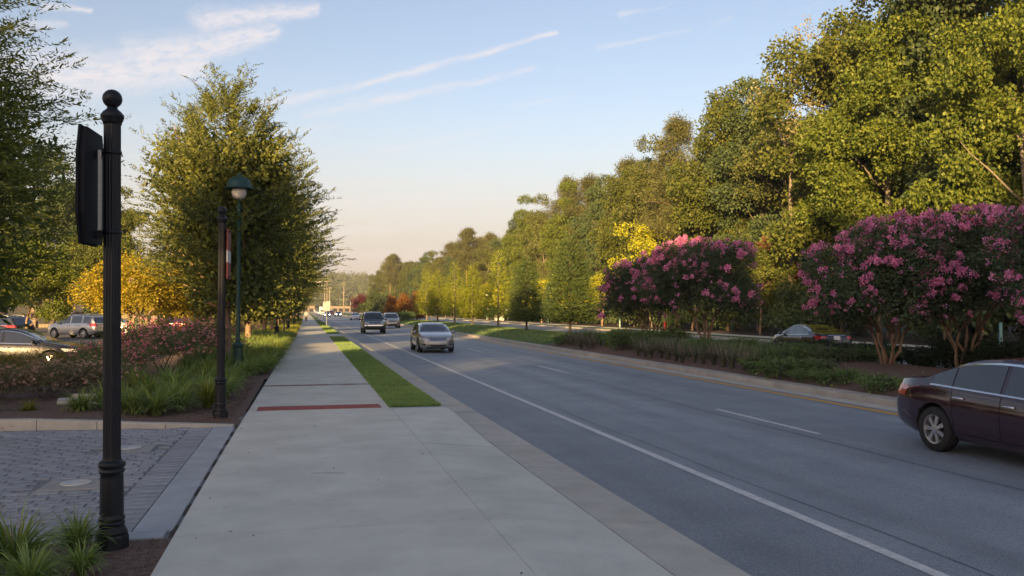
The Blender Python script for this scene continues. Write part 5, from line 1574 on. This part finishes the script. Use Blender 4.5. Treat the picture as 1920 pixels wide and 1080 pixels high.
    out['handle_spots'] = [(s['doors'][1] + .0 - .80 + .70 * 1 - .16 + (0), 0)]
    out['hs'] = []
    for xh in (s['doors'][0] + .16, s['doors'][1] + .16):
        for sg, ax in ((-1, 'r'), (1, 'l')):
            z = BZ(xh) - .115
            h = bvh.ray_cast(Vector((xh, sg * 3, z)), Vector((0, -sg, 0)))
            if h[0] is not None: out['hs'].append((h[0].x, h[0].y + sg * .012, h[0].z))
    # mirrors
    xm = s['side'][-1][1] - .08; out['mirror'] = []
    for sg in (-1, 1):
        y0 = WD(xm) * .95
        mb = MB()
        mb.box((xm, sg * (y0 + .015), BZ(xm) + .055), (.06, .12, .03))
        prof = [(.0, -.075), (.06, -.07), (.085, -.02), (.085, .04), (.06, .075), (0, .08)]
        v_ = []; f_ = []
        nn = 10
        for q, (r_, dx) in enumerate(prof):
            for i in range(nn):
                aa = 6.283 * i / nn; v_.append((xm + .02 + dx * .8, sg * (y0 + .12) + r_ * 1.25 * math.cos(aa), BZ(xm) + .10 + r_ * .85 * math.sin(aa)))
        for q in range(len(prof) - 1):
            for i in range(nn): f_.append((q * nn + i, q * nn + (i + 1) % nn, (q + 1) * nn + (i + 1) % nn, (q + 1) * nn + i))
        mb.add(v_, f_)
        out['mirror'].append(mb.mesh('mirror', PAINT['silver'], True))
    if kind != 'sedan':
        rb = []
        for sg in (-1, 1):
            pts_ = []
            for x in np.linspace(-1.7, .15, 9):
                h = bvh.ray_cast(Vector((x, sg * W0 * .62, 4)), Vector((0, 0, -1)))
                pts_.append((x, sg * W0 * .62, h[0].z + (.045 if -1.6 < x < .1 else .0)))
            rb.append(MB().tube(pts_, .018, 6).mesh('roof_rail', MT['alu'], True))
        out['rails'] = rb
    # wheels
    r = s['r']
    tw = .22
    ty = MB().lathe([(r * .66, -tw / 2), (r * .95, -tw / 2), (r, -tw / 2 + .03), (r, tw / 2 - .03), (r * .95, tw / 2), (r * .66, tw / 2)], 32)
    ty.v = [(p[0], p[2], p[1]) for p in ty.v]; ty.f = [q[::-1] for q in ty.f[:-2]]; ty.m = ty.m[:-2]
    out['wheel'] = ty.mesh('wheel', MT['tyre'], True)
    rim = MB()
    ri = r * .68
    ring_ = MB().lathe([(ri, -.02), (ri, .1), (ri * .9, .095), (ri * .88, .02), (ri * .88, -.02)], 32)
    rim.add([(p[0], p[2], p[1]) for p in ring_.v], [q[::-1] for q in ring_.f[:-2]])
    hub = MB().lathe([(.07, .03), (.065, .09), (0, .095)], 14); rim.add([(p[0], p[2], p[1]) for p in hub.v], [q[::-1] for q in hub.f])
    for i in range(7):
        a0 = 6.283 * i / 7
        for da in ((-.17, .17),):
            v_ = []
            for rr, wd_, yy in ((.05, .045, .085), (ri * .93, .075, .075)):
                for sgn in (-1, 1):
                    c, s_ = math.cos(a0), math.sin(a0)
                    v_.append((rr * c - sgn * wd_ / 2 * s_, yy, rr * s_ + sgn * wd_ / 2 * c))
            v2 = [(p[0], p[1] - .035, p[2]) for p in v_]
            rim.add(v_ + v2, [(0, 1, 3, 2), (4, 6, 7, 5), (0, 2, 6, 4), (1, 5, 7, 3), (2, 3, 7, 6), (0, 4, 5, 1)])
    out['rim'] = rim.mesh('rim', MT['rim'])
    back = MB().lathe([(ri * .9, -.05), (ri * .9, -.04), (0, -.035)], 20)
    out['brake'] = MB().add([(p[0], p[2], p[1]) for p in back.v], back.f).mesh('brake_disc', MT['interior'])
    CARMESH[kind] = out
    return out

def paint_slot(o, m, slot=0):
    o.material_slots[slot].link = 'OBJECT'; o.material_slots[slot].material = m

def car(name, kind, colour, loc, deg, label, sc=(1, 1, 1), group=None, lights=False, trim=True, cat='car'):
    q = car_meshes(kind); s = SPEC[kind]
    t = thing(name, label, cat, loc, R(deg), sc, group)
    p = PAINT[colour]
    paint_slot(link('body', q['body'], t), p)
    link('windshield', q['windshield'], t); link('rear_window', q['rear_window'], t)
    for ax, me in q['side']: link('side_window', me, t)
    if trim:
        for ax, me in q['trim']: link('window_trim', me, t)
    for me in q['head']:
        o = link('headlight', me, t)
        if lights: paint_slot(o, MT['light_on'])
    for me in q['tail']: link('tail_light', me, t)
    g_ = link('grille', q['grille'], t); link('grille_bars', q['grille_bars'], g_)
    link('air_intake', q['intake'], t)
    if 'bumper' in q: link('front_bumper', q['bumper'], t)
    link('license_plate', q['plate'], t); link('rear_strip', q['rear_strip'], t); link('rear_bumper_trim', q['rear_bumper'], t)
    for me in q['gap']: link('panel_gap', me, t)
    for h in q['hs']: link('door_handle', q['handle'], t, h)
    for me in q['mirror']: paint_slot(link('mirror', me, t), p)
    for me in q.get('rails', []): link('roof_rail', me, t)
    for wx in s['wx']:
        for sg in (-1, 1):
            w = link('wheel', q['wheel'], t, (wx, sg * (s['W'] / 2 - .125), s['r']))
            if sg < 0: w.rotation_euler = (0, 0, math.pi)
            link('rim', q['rim'], w); link('brake_disc', q['brake'], w)
    return t
RZ = -.146
car('burgundy_sedan', 'sedan', 'burgundy', (10.15, 9.75, RZ), -90, 'dark burgundy sedan leaving the photo at the right, rear wheel in view')
car('silver_sedan', 'sedan', 'silver', (6.35, 44.0, RZ), -90.5, 'silver sedan driving towards the camera in the lane by the white edge line')
car('dark_suv', 'big_suv', 'blackish', (5.9, 77.6, RZ), -90, 'dark sport utility vehicle driving towards the camera behind the silver sedan', cat='car')
car('beige_suv', 'crossover', 'beige', (9.5, 98.5, RZ), -90, 'beige sport utility vehicle beside the dark one, next to the median')
car('far_sedan', 'sedan', 'lightsilver', (9.9, 118, RZ), -90, 'pale sedan half hidden between the dark and the beige vehicle')
car('white_sedan', 'sedan', 'white', (9.6, 172, RZ), -90, 'white oncoming sedan in front of the round green bush')
car('blue_sedan', 'sedan', 'bluepaint', (9.3, 255, RZ), -90, 'dark blue oncoming car left of the white one, red plum tree behind it', lights=True, trim=False)
car('oncoming_car', 'sedan', 'darkblue', (5.9, 245, RZ), -90, 'dark oncoming car with lit headlights near the white edge line', lights=True, trim=False)
car('red_car', 'crossover', 'red', (9.5, 330, RZ), -90, 'red car far down the road above the dark blue one', trim=False)
for i, (x, y, c, k) in enumerate(((5.8, 380, 'white', 'sedan'), (6.0, 430, 'silver', 'crossover'), (9.6, 420, 'grey', 'sedan'), (5.9, 500, 'white', 'crossover'), (9.4, 520, 'red', 'sedan'), (6.1, 580, 'black', 'sedan'))):
    car('far_car', k, c, (x, y, RZ), -90, 'tiny oncoming car at the far end of the road', (1, 1, 1), 'cars at the far end of the road', i % 2 == 0, False)
car('dark_blue_sedan', 'sedan', 'darkblue', (23.3, 36.2, RZ), 87, 'dark blue sedan with red tail lights on the far carriageway behind the junipers')
LZ_ = -.118
car('black_sedan', 'sedan', 'black', (-9.9, 33.2, LZ_), -3, 'black sedan at the left edge, nose pointing right above the rose bushes')
car('grey_suv', 'crossover', 'grey', (-19.2, 60.5, LZ_), 150, 'dark grey sport utility vehicle parked at the left edge with its tail towards the camera', (1.04, 1.02, 1.0))
car('silver_suv', 'crossover', 'lightsilver', (-16.2, 68.6, LZ_), 146, 'silver sport utility vehicle parked in the car park left of the near sign post')
car('white_car', 'sedan', 'white', (-14.1, 69.0, LZ_), -12, 'white car parked behind the orange crape myrtle stems', (.98, 1, 1.12))
car('parked_car', 'sedan', 'red', (-10.6, 83, LZ_), -10, 'red car parked beyond the pink rose bushes', (1, 1, 1.05))
car('parked_car', 'sedan', 'grey', (-27, 84, LZ_), 160, 'grey car parked at the back of the car park', trim=False)
car('parked_car', 'crossover', 'black', (-32.5, 80, LZ_), 155, 'black car parked at the far left back of the car park', trim=False)

# ------------------------------------------------------------------ sign posts
def sign_post(loc, lean, label, fl=18):
    t = thing('sign_post', label, 'sign post', loc)
    t.rotation_euler = lean
    MB().lathe([(.135, 0), (.135, .10), (.128, .125)], 8).obj('plinth', MT['black_metal'], t)
    b = [(.128, .125), (.12, .15), (.105, .18), (.096, .2), (.104, .205), (.105, .22), (.096, .228), (.096, .24), (.105, .247), (.105, .262), (.094, .275),
         (.096, .30), (.092, .60), (.09, .635), (.102, .642), (.104, .66), (.092, .668), (.094, .68), (.107, .69), (.11, .707), (.107, .725), (.088, .74)]
    MB().lathe(b, 28).obj('base', MT['black_metal'], t, True)
    m = MB().lathe([(.078, .73), (.071, .77), (.069, 3.62)], 36, flute=.075)
    m.obj('shaft', MT['black_metal'], t)
    MB().lathe([(.074, 3.60), (.078, 3.62), (.085, 3.632), (.085, 3.645), (.094, 3.655), (.094, 3.68), (.07, 3.71), (.042, 3.735), (.042, 3.75)], 28).obj('collar', MT['black_metal'], t, True)
    MB().lathe([(.0, 3.735)] + [(.08 * math.cos(R(a)), 3.82 + .08 * math.sin(R(a))) for a in range(-75, 90, 15)] + [(.0, 3.90)], 24).obj('ball_finial', MT['black_metal'], t, True)
    return t
t = sign_post((-1.58, 7.86, -.02), (0, R(-.55), 0), 'tall black fluted sign post with ball top nearest the camera, carrying a black panel')
# chamfered panel, seen almost edge on from behind
def panel_poly(w, h, c): return [(-w, -h + c), (-w + c * .28, -h), (w - c * .28, -h), (w, -h + c), (w, h - c), (w - c * .28, h), (-w + c * .28, h), (-w, h - c)]
def plate(t, name, poly, th, mat, loc, rz, z):
    n = len(poly)
    v = [(p[0], -th / 2, p[1]) for p in poly] + [(p[0], th / 2, p[1]) for p in poly]
    f = [tuple(range(n)), tuple(range(2 * n - 1, n - 1, -1))] + [(i, n + i, n + (i + 1) % n, (i + 1) % n) for i in range(n)]
    o = MB().add(v, f).obj(name, mat, t, loc=(loc[0], loc[1], z)); o.rotation_euler = (0, 0, rz); return o
SGN_RZ = R(86.5)
plate(t, 'panel', panel_poly(.28, .475, .24), .05, MT['panel_black'], (-.150, -.05), SGN_RZ, 3.05)
plate(t, 'panel_rim', panel_poly(.295, .49, .245), .02, MT['panel_black'], (-.177, -.052), SGN_RZ, 3.05)
MB().box((-.09, -.03, 3.03), (.026, .035, .68), rz=R(0)).obj('mount_bar', MT['alu'], t)
for z in (2.66, 3.34):
    MB().box((-.09, -.0, z), (.09, .05, .06)).obj('bracket', MT['black_metal'], t)
    MB().lathe([(.077, 0), (.077, .03)], 24, (0, 0, z)).obj('clamp_band', MT['black_metal'], t, True)
MB().tube([(.066, -.02, 3.33), (.088, -.022, 3.33)], .008, 6).obj('bolt', MT['steel'], t)
t = sign_post((-1.51, 16.55, .0), (0, R(.1), 0), 'second black sign post by the sidewalk, with a narrow red and white banner')
plate(t, 'banner', [(-.28, -.46), (.28, -.46), (.28, .46), (-.28, .46)], .016, MT['banner_red'], (.115, .05), R(89), 3.02)
plate(t, 'banner_stripe', [(-.285, -.16), (.285, -.16), (.285, .06), (-.285, .06)], .02, MT['banner_white'], (.115, .05), R(89), 3.02)
for z in (2.6, 3.44):
    MB().box((.1, .02, z), (.12, .03, .025)).obj('bracket', MT['black_metal'], t)

# ------------------------------------------------------------------ street lamps
def lamp_post(loc, mat, label, group=None, H=6.05):
    t = thing('street_lamp', label, 'street lamp', loc, 0, 1, group)
    MB().lathe([(.21, 0), (.205, .06), (.17, .09), (.155, .2), (.14, .6), (.13, .78), (.15, .80), (.165, .84), (.165, .9), (.14, .94), (.085, .96)], 8).obj('base', mat, t)
    MB().lathe([(.072, .94), (.066, 1.0), (.058, H - 1.0), (.062, H - .99), (.062, H - .93), (.045, H - .92), (.04, H - .62)], 16).obj('pole', mat, t, True)
    m = MB()
    for sg in (-1, 1): m.tube([(.0, 0, H - .66), (sg * .10, 0, H - .62), (sg * .235, 0, H - .42), (sg * .24, 0, H - .27)], .016, 6)
    m.obj('yoke', mat, t, True)
    MB().lathe([(.06, H - .63), (.15, H - .6), (.205, H - .52), (.225, H - .42), (.225, H - .28)], 24).obj('globe', MT['globe'], t, True)
    MB().lathe([(.46, H - .30), (.465, H - .275), (.40, H - .24), (.385, H - .20), (.36, H - .10), (.30, H + .005), (.2, H + .075), (.08, H + .105), (.06, H + .11), (.06, H + .15), (.045, H + .19), (0, H + .195)], 28).obj('shade', mat, t, True)
    return t
lamp_post((-2.04, 27.93, .02), MT['green_metal'], 'green street lamp with dome shade and white globe in front of the largest elm')
for i, y in enumerate((55.5, 79, 104, 132)):
    lamp_post((-1.75 + .25 * i, y, 0), MT['black_metal'], ['dark street lamp with flared base under the second elm', 'dark street lamp beside the sidewalk by the far elms', 'third dark street lamp down the sidewalk', 'farthest dark street lamp of the sidewalk row'][i])
for i, (x, y) in enumerate(((33.8, 89), (33.8, 128), (33.8, 160), (33.9, 118))):
    lamp_post((x, y, 0), MT['green_metal'], ['green street lamp across the road beside the small yellow tree', 'street lamp across the road behind the median lawn', 'far street lamp by the orange trees across the road', 'street lamp behind the dark conical trees across the road'][i], None, 5.2)
t = thing('bollard', 'short dark bollard with splayed feet between the far sidewalk lamps', 'bollard', (-1.55, 66, 0))
MB().lathe([(.07, .15), (.06, .9), (.0, .95)], 10).obj('post', MT['black_metal'], t, True)
for k in range(3): MB().tube([(0, 0, .3), (.22 * math.cos(k * 2.1), .22 * math.sin(k * 2.1), 0)], .02, 5).obj('foot', MT['black_metal'], t)

# ------------------------------------------------------------------ pale pipes on the mulch
def pipe(a, b, r, mat, label, flange):
    a, b = Vector(a), Vector(b); L_ = (b - a).length
    t = thing('pipe', label, 'pipe', a, math.atan2((b - a).y, (b - a).x))
    m = MB().lathe([(r * .82, 0), (r, 0), (r, L_), (r * .82, L_), (r * .82, L_ - .4)], 20); m.v = [(p[2], p[1], p[0]) for p in m.v]; m.f = [q[::-1] for q in m.f[:-2]]
    m.obj('tube', mat, t, True)
    cap = MB().lathe([(r * .8, .05), (0, .051)], 16); cap.v = [(p[2], p[1], p[0]) for p in cap.v]; cap.obj('end_cap', MT['steel'], t)
    if flange:
        m = MB().lathe([(r * 1.0, L_ - .5), (r * 1.28, L_ - .5), (r * 1.28, L_ - .46), (r, L_ - .46)], 20); m.v = [(p[2], p[1], p[0]) for p in m.v]; m.obj('flange', mat, t, True)
    return t
pipe((-4.72, 18.55, .145), (-2.6, 18.15, .145), .105, MT['alu'], 'long pale metal pipe lying on the mulch behind the near sign post', True)
pipe((-4.62, 19.15, .155), (-3.3, 18.95, .155), .115, MT['pale_pvc'], 'shorter cream pipe lying behind the long metal pipe', False)

# ------------------------------------------------------------------ small things along the road
def back_sign(loc, w, h, z0, label, mat=None, rz=0):
    t = thing('road_sign', label, 'road sign', loc, rz)
    MB().box((0, 0, (z0 + h) / 2), (.06, .05, z0 + h)).obj('post', MT['steel'], t)
    MB().box((0, -.035, z0 + h / 2), (w, .012, h)).obj('plate', mat or MT['sign_back'], t)
    for z in (z0 + .15, z0 + h - .15): MB().box((0, -.012, z), (w * .6, .03, .04)).obj('bracket', MT['steel'], t)
    return t
back_sign((2.3, 98, 0), .8, 1.05, 1.85, 'grey back of a square road sign on a post in the grass verge')
t = thing('marker_post', 'thin pale post in the far grass verge left of the grey road sign', 'post', (1.85, 136, 0))
MB().lathe([(.035, 0), (.035, 2.7), (0, 2.75)], 8).obj('rod', MT['white_plate'], t, True)
MB().box((0, -.05, 2.35), (.3, .012, .45)).obj('plate', MT['sign_back'], t)
back_sign((31.0, 131, 0), .75, .45, 1.7, 'small white sign on a post behind the median lawn', MT['white_plate'])
t = thing('utility_box', 'low beige utility box across the road near the white sign', 'utility box', (33.9, 150, .0))
MB().box((0, 0, .5), (1.6, .9, 1.0), bev=.04).obj('cabinet', MT['pale_pvc'], t)
MB().box((0, -.46, .5), (.02, .02, .8)).obj('door_gap', MT['seam_dark'], t)
t = thing('hydrant', 'red fire hydrant at the edge of the far sidewalk', 'hydrant', (33.9, 77, 0))
hr = surf('hydrant_red', (.3, .03, .025), (.4, .05, .04), 5, .5)
MB().lathe([(.16, 0), (.16, .06), (.11, .07), (.11, .62), (.14, .64), (.14, .7), (.1, .8), (.03, .86), (.03, .9), (0, .91)], 14).obj('barrel', hr, t, True)
for sg in (-1, 1):
    m = MB().tube([(0, 0, .5), (sg * .2, 0, .5)], .055, 8); m.obj('outlet', hr, t, True)
t = thing('marker_post', 'orange red marker post leaning beside the far sidewalk', 'marker post', (33.7, 37.2, 0)); t.rotation_euler = (0, R(22), 0)
MB().box((0, 0, .5), (.13, .03, 1.05), bev=.01).obj('slat', surf('orange_marker', (.5, .09, .04), (.6, .13, .06), 4, .6), t)
MB().box((0, -.017, .82), (.12, .004, .22)).obj('reflector', MT['white_plate'], t)
t = thing('pedestal', 'pale teal utility pedestal between the crape myrtle stems across the road', 'pedestal', (34.4, 36.4, 0))
tl = surf('teal_paint', (.12, .27, .27), (.16, .32, .32), 4, .5)
MB().lathe([(.2, 0), (.15, .08), (.1, .3), (.085, 1.3), (.0, 1.36)], 12).obj('body', tl, t, True)

def utility_pole(loc, H, label):
    t = thing('utility_pole', label, 'utility pole', loc)
    MB().lathe([(.22, 0), (.13, H), (0, H + .05)], 8).obj('pole', MT['wood_pole'], t, True)
    MB().box((0, 0, H - .8), (2.4, .12, .14)).obj('cross_arm', MT['wood_pole'], t)
    for dx in (-1.05, -.4, .4, 1.05): MB().lathe([(.05, 0), (.07, .1), (.0, .18)], 6, (dx, 0, H - .73)).obj('insulator', MT['steel'], t)
for i, (x, y, H) in enumerate(((11.2, 430, 15), (12.5, 440, 17), (14.0, 450, 14), (26, 560, 20), (22, 470, 12))):
    utility_pole((x - 2, y, -.2), H, ['far pale utility pole, first of the three close together', 'far pale utility pole, tallest of the three close together', 'far pale utility pole, last of the three close together', 'tall dark utility pole left of the oak at the end of the road', 'shorter utility pole by the plum trees'][i])
# traffic signal
t = thing('traffic_signal', 'far traffic signal on a pole above the dark blue car', 'traffic signal', (20.2, 400, 0))
MB().lathe([(.14, 0), (.1, 6.5), (0, 6.55)], 8).obj('pole', MT['steel'], t, True)
MB().tube([(0, 0, 6.2), (-6.5, 0, 6.6)], .07, 6).obj('mast_arm', MT['steel'], t)
MB().box((-5.6, -.1, 6.0), (.4, .3, 1.1), bev=.05).obj('signal_head', MT['black_metal'], t)
# box truck far down the road
t = thing('box_truck', 'white box truck far down the road left of the grey road sign', 'truck', (5.7, 300, RZ), R(-90), .92)
MB().box((-.6, 0, 2.05), (4.4, 2.4, 2.5), bev=.04).obj('cargo_box', PAINT['white'], t)
MB().prism([(1.65, -1.05), (3.2, -1.0), (3.45, -.9), (3.45, .9), (3.2, 1.0), (1.65, 1.05)], .5, 1.35).obj('hood', PAINT['white'], t)
MB().prism([(1.65, -1.0), (2.5, -.95), (2.5, .95), (1.65, 1.0)], 1.35, 2.2).obj('cab', PAINT['white'], t)
MB().add([(2.51, -.85, 1.42), (2.51, .85, 1.42), (2.508, .82, 2.08), (2.508, -.82, 2.08)], [(0, 1, 2, 3)]).obj('windshield', MT['glass'], t)
for x in (-1.9, 2.5):
    for sg in (-1, 1):
        m = MB().lathe([(.46, -.14), (.46, .14)], 16); m.v = [(p[0] + x, p[2] + sg * .98, p[1] + .46) for p in m.v]; m.obj('wheel', MT['tyre'], t, True)
MB().box((3.47, 0, .75), (.05, 1.7, .25)).obj('bumper', MT['trim_black'], t)

# ------------------------------------------------------------------ buildings
def shop(name, loc, rz, w, d, h, label, wall, bays, roof=True):
    t = thing(name, label, 'building', loc, rz)
    MB().box((0, d / 2, h / 2), (w, d, h)).obj('wall', wall, t)
    MB().box((0, d / 2, h + .12), (w + .5, d + .5, .25)).obj('roof', MT['roof_grey'], t)
    bw = w / bays
    for i in range(bays):
        x = -w / 2 + bw * (i + .5)
        f = MB().box((x, -.02, 1.55), (bw * .7, .1, 2.3)).obj('window', MT['trim_black'], t)
        MB().box((x, -.08, 1.55), (bw * .64, .03, 2.1)).obj('pane', MT['glass'], f)
        MB().box((x, -.5, 2.95), (bw * .76, 1.0, .12)).obj('canopy', MT['roof_grey'], t)
    for i in range(bays + 1):
        x = -w / 2 + bw * i
        MB().box((x, -.16, h / 2 - .1), (.55, .34, h - .2)).obj('pillar', MT['stone_wall'], t)
    return t
shop('shop_building', (-20.5, 108, -.1), 0, 26, 9, 4.6, 'low brown shop building with stone pillars behind the elm trunks', MT['stone_wall'], 8)
t = shop('hill_building', (6.5, 1085, 0), 0, 34, 12, 7, 'pale building on the wooded hilltop at the end of the road', MT['pale_pvc'], 5)
t.location.z = hill_z(6.5, 1085) + 2; t.scale = (1, 1, 1.6)
for i, (x, y, w) in enumerate(((-2, 620, 16), (24, 660, 18))):
    shop('far_shop', (x, y, -.3), 0, w, 10, 4.6, ['pale sunlit building at the far end of the sidewalk', 'pale sunlit building left of the traffic signal'][i], MT['far_wall'], 4)
# iron fence along the car park
t = thing('iron_fence', 'black iron fence behind the parked cars', 'fence', (-30, 98, -.12))
for k in range(80): MB().box((k * .3, 0, .6), (.03, .03, 1.2)).obj('picket', MT['black_metal'], t)
for z in (.15, 1.1): MB().box((11.9, 0.02, z), (24, .03, .05)).obj('rail', MT['black_metal'], t)

# ------------------------------------------------------------------ the walker
def skin_mesh(name, pts, edges, mat, parent, sub=2):
    me = bpy.data.meshes.new(name); me.from_pydata([p[:3] for p in pts], edges, [])
    o = bpy.data.objects.new(name, me); COL.objects.link(o)
    sk = o.modifiers.new('skin', 'SKIN'); sk.use_smooth_shade = True
    for i, p in enumerate(pts): me.skin_vertices[0].data[i].radius = (p[3], p[4] if len(p) > 4 else p[3])
    me.skin_vertices[0].data[0].use_root = True
    sb = o.modifiers.new('sub', 'SUBSURF'); sb.levels = sub; sb.render_levels = sub
    dg = bpy.context.evaluated_depsgraph_get()
    m2 = bpy.data.meshes.new_from_object(o.evaluated_get(dg)); m2.name = name
    bpy.data.objects.remove(o)
    m2.materials.clear(); m2.materials.append(mat); m2.polygons.foreach_set('use_smooth', [True] * len(m2.polygons))
    return link(name, m2, parent)
skin = surf('skin', (.42, .26, .19), (.5, .31, .23), 6, .6)
shirt = surf('pale_shirt', (.52, .47, .38), (.6, .55, .46), 6, .9)
shorts = surf('dark_trousers', (.018, .018, .022), (.03, .03, .035), 6, .9)
hair = surf('fair_hair', (.36, .2, .08), (.46, .28, .12), 20, .7)
t = thing('person', 'person in a pale shirt and dark trousers walking on the far sidewalk', 'person', (.12, 140, .0), R(180))
body = [(0, 0, .95, .13, .10), (0, 0, 1.15, .12, .095), (0, 0, 1.36, .15, .10), (0, 0, 1.47, .07), (0, .015, 1.55, .055), (0, .02, 1.62, .085, .095), (0, .02, 1.71, .08, .09),
        (-.17, 0, 1.40, .055), (-.23, -.04, 1.13, .042), (-.22, .06, .90, .032), (-.22, .09, .81, .035),
        (.17, 0, 1.40, .055), (.23, .05, 1.13, .042), (.22, .16, .92, .032), (.22, .19, .83, .035),
        (-.09, .02, .86, .085), (-.10, .13, .50, .062), (-.10, .12, .10, .045), (-.10, .25, .04, .035),
        (.09, -.01, .86, .085), (.10, -.02, .50, .062), (.10, -.22, .14, .045), (.10, -.13, .04, .035)]
ed = [(0, 1), (1, 2), (2, 3), (3, 4), (4, 5), (5, 6), (2, 7), (7, 8), (8, 9), (9, 10), (2, 11), (11, 12), (12, 13), (13, 14), (0, 15), (15, 16), (16, 17), (17, 18), (0, 19), (19, 20), (20, 21), (21, 22)]
skin_mesh('body', body, ed, skin, t)
skin_mesh('shirt', [(0, 0, .92, .155, .125), (0, 0, 1.15, .14, .115), (0, 0, 1.36, .17, .12), (-.18, 0, 1.40, .072), (-.22, -.03, 1.2, .06), (.18, 0, 1.40, .072), (.22, .03, 1.2, .06), (0, 0, 1.46, .075)],
          [(0, 1), (1, 2), (2, 3), (3, 4), (2, 5), (5, 6), (2, 7)], shirt, t)
skin_mesh('trousers', [(0, 0, .95, .15, .12), (-.09, .02, .84, .10), (-.10, .13, .50, .078), (-.10, .12, .14, .06), (.09, -.01, .84, .10), (.10, -.02, .50, .078), (.10, -.21, .18, .06)],
          [(0, 1), (1, 2), (2, 3), (0, 4), (4, 5), (5, 6)], shorts, t)
skin_mesh('hair', [(0, -.01, 1.66, .088, .09), (0, .0, 1.745, .085, .09), (0, .0, 1.775, .05)], [(0, 1), (1, 2)], hair, t)
for sg in (-1, 1): skin_mesh('shoe', [(sg * .10, .10 if sg < 0 else -.24, .05, .05), (sg * .10, .27 if sg < 0 else -.1, .035, .04)], [(0, 1)], MT['trim_black'], t, 1)

# ------------------------------------------------------------------ air
hz_m = bpy.data.materials.new('haze'); hz_m.use_nodes = True
nt = hz_m.node_tree; nt.nodes.clear()
o_ = nt.nodes.new('ShaderNodeOutputMaterial'); pv = nt.nodes.new('ShaderNodeVolumePrincipled')
pv.inputs['Color'].default_value = (.9, .88, .86, 1); pv.inputs['Density'].default_value = .0003
pv.inputs['Anisotropy'].default_value = .2
nt.links.new(pv.outputs[0], o_.inputs['Volume'])
tag(MB().box((0, 3400, 38), (8200, 7500, 79)).obj('haze', hz_m), kind='stuff')
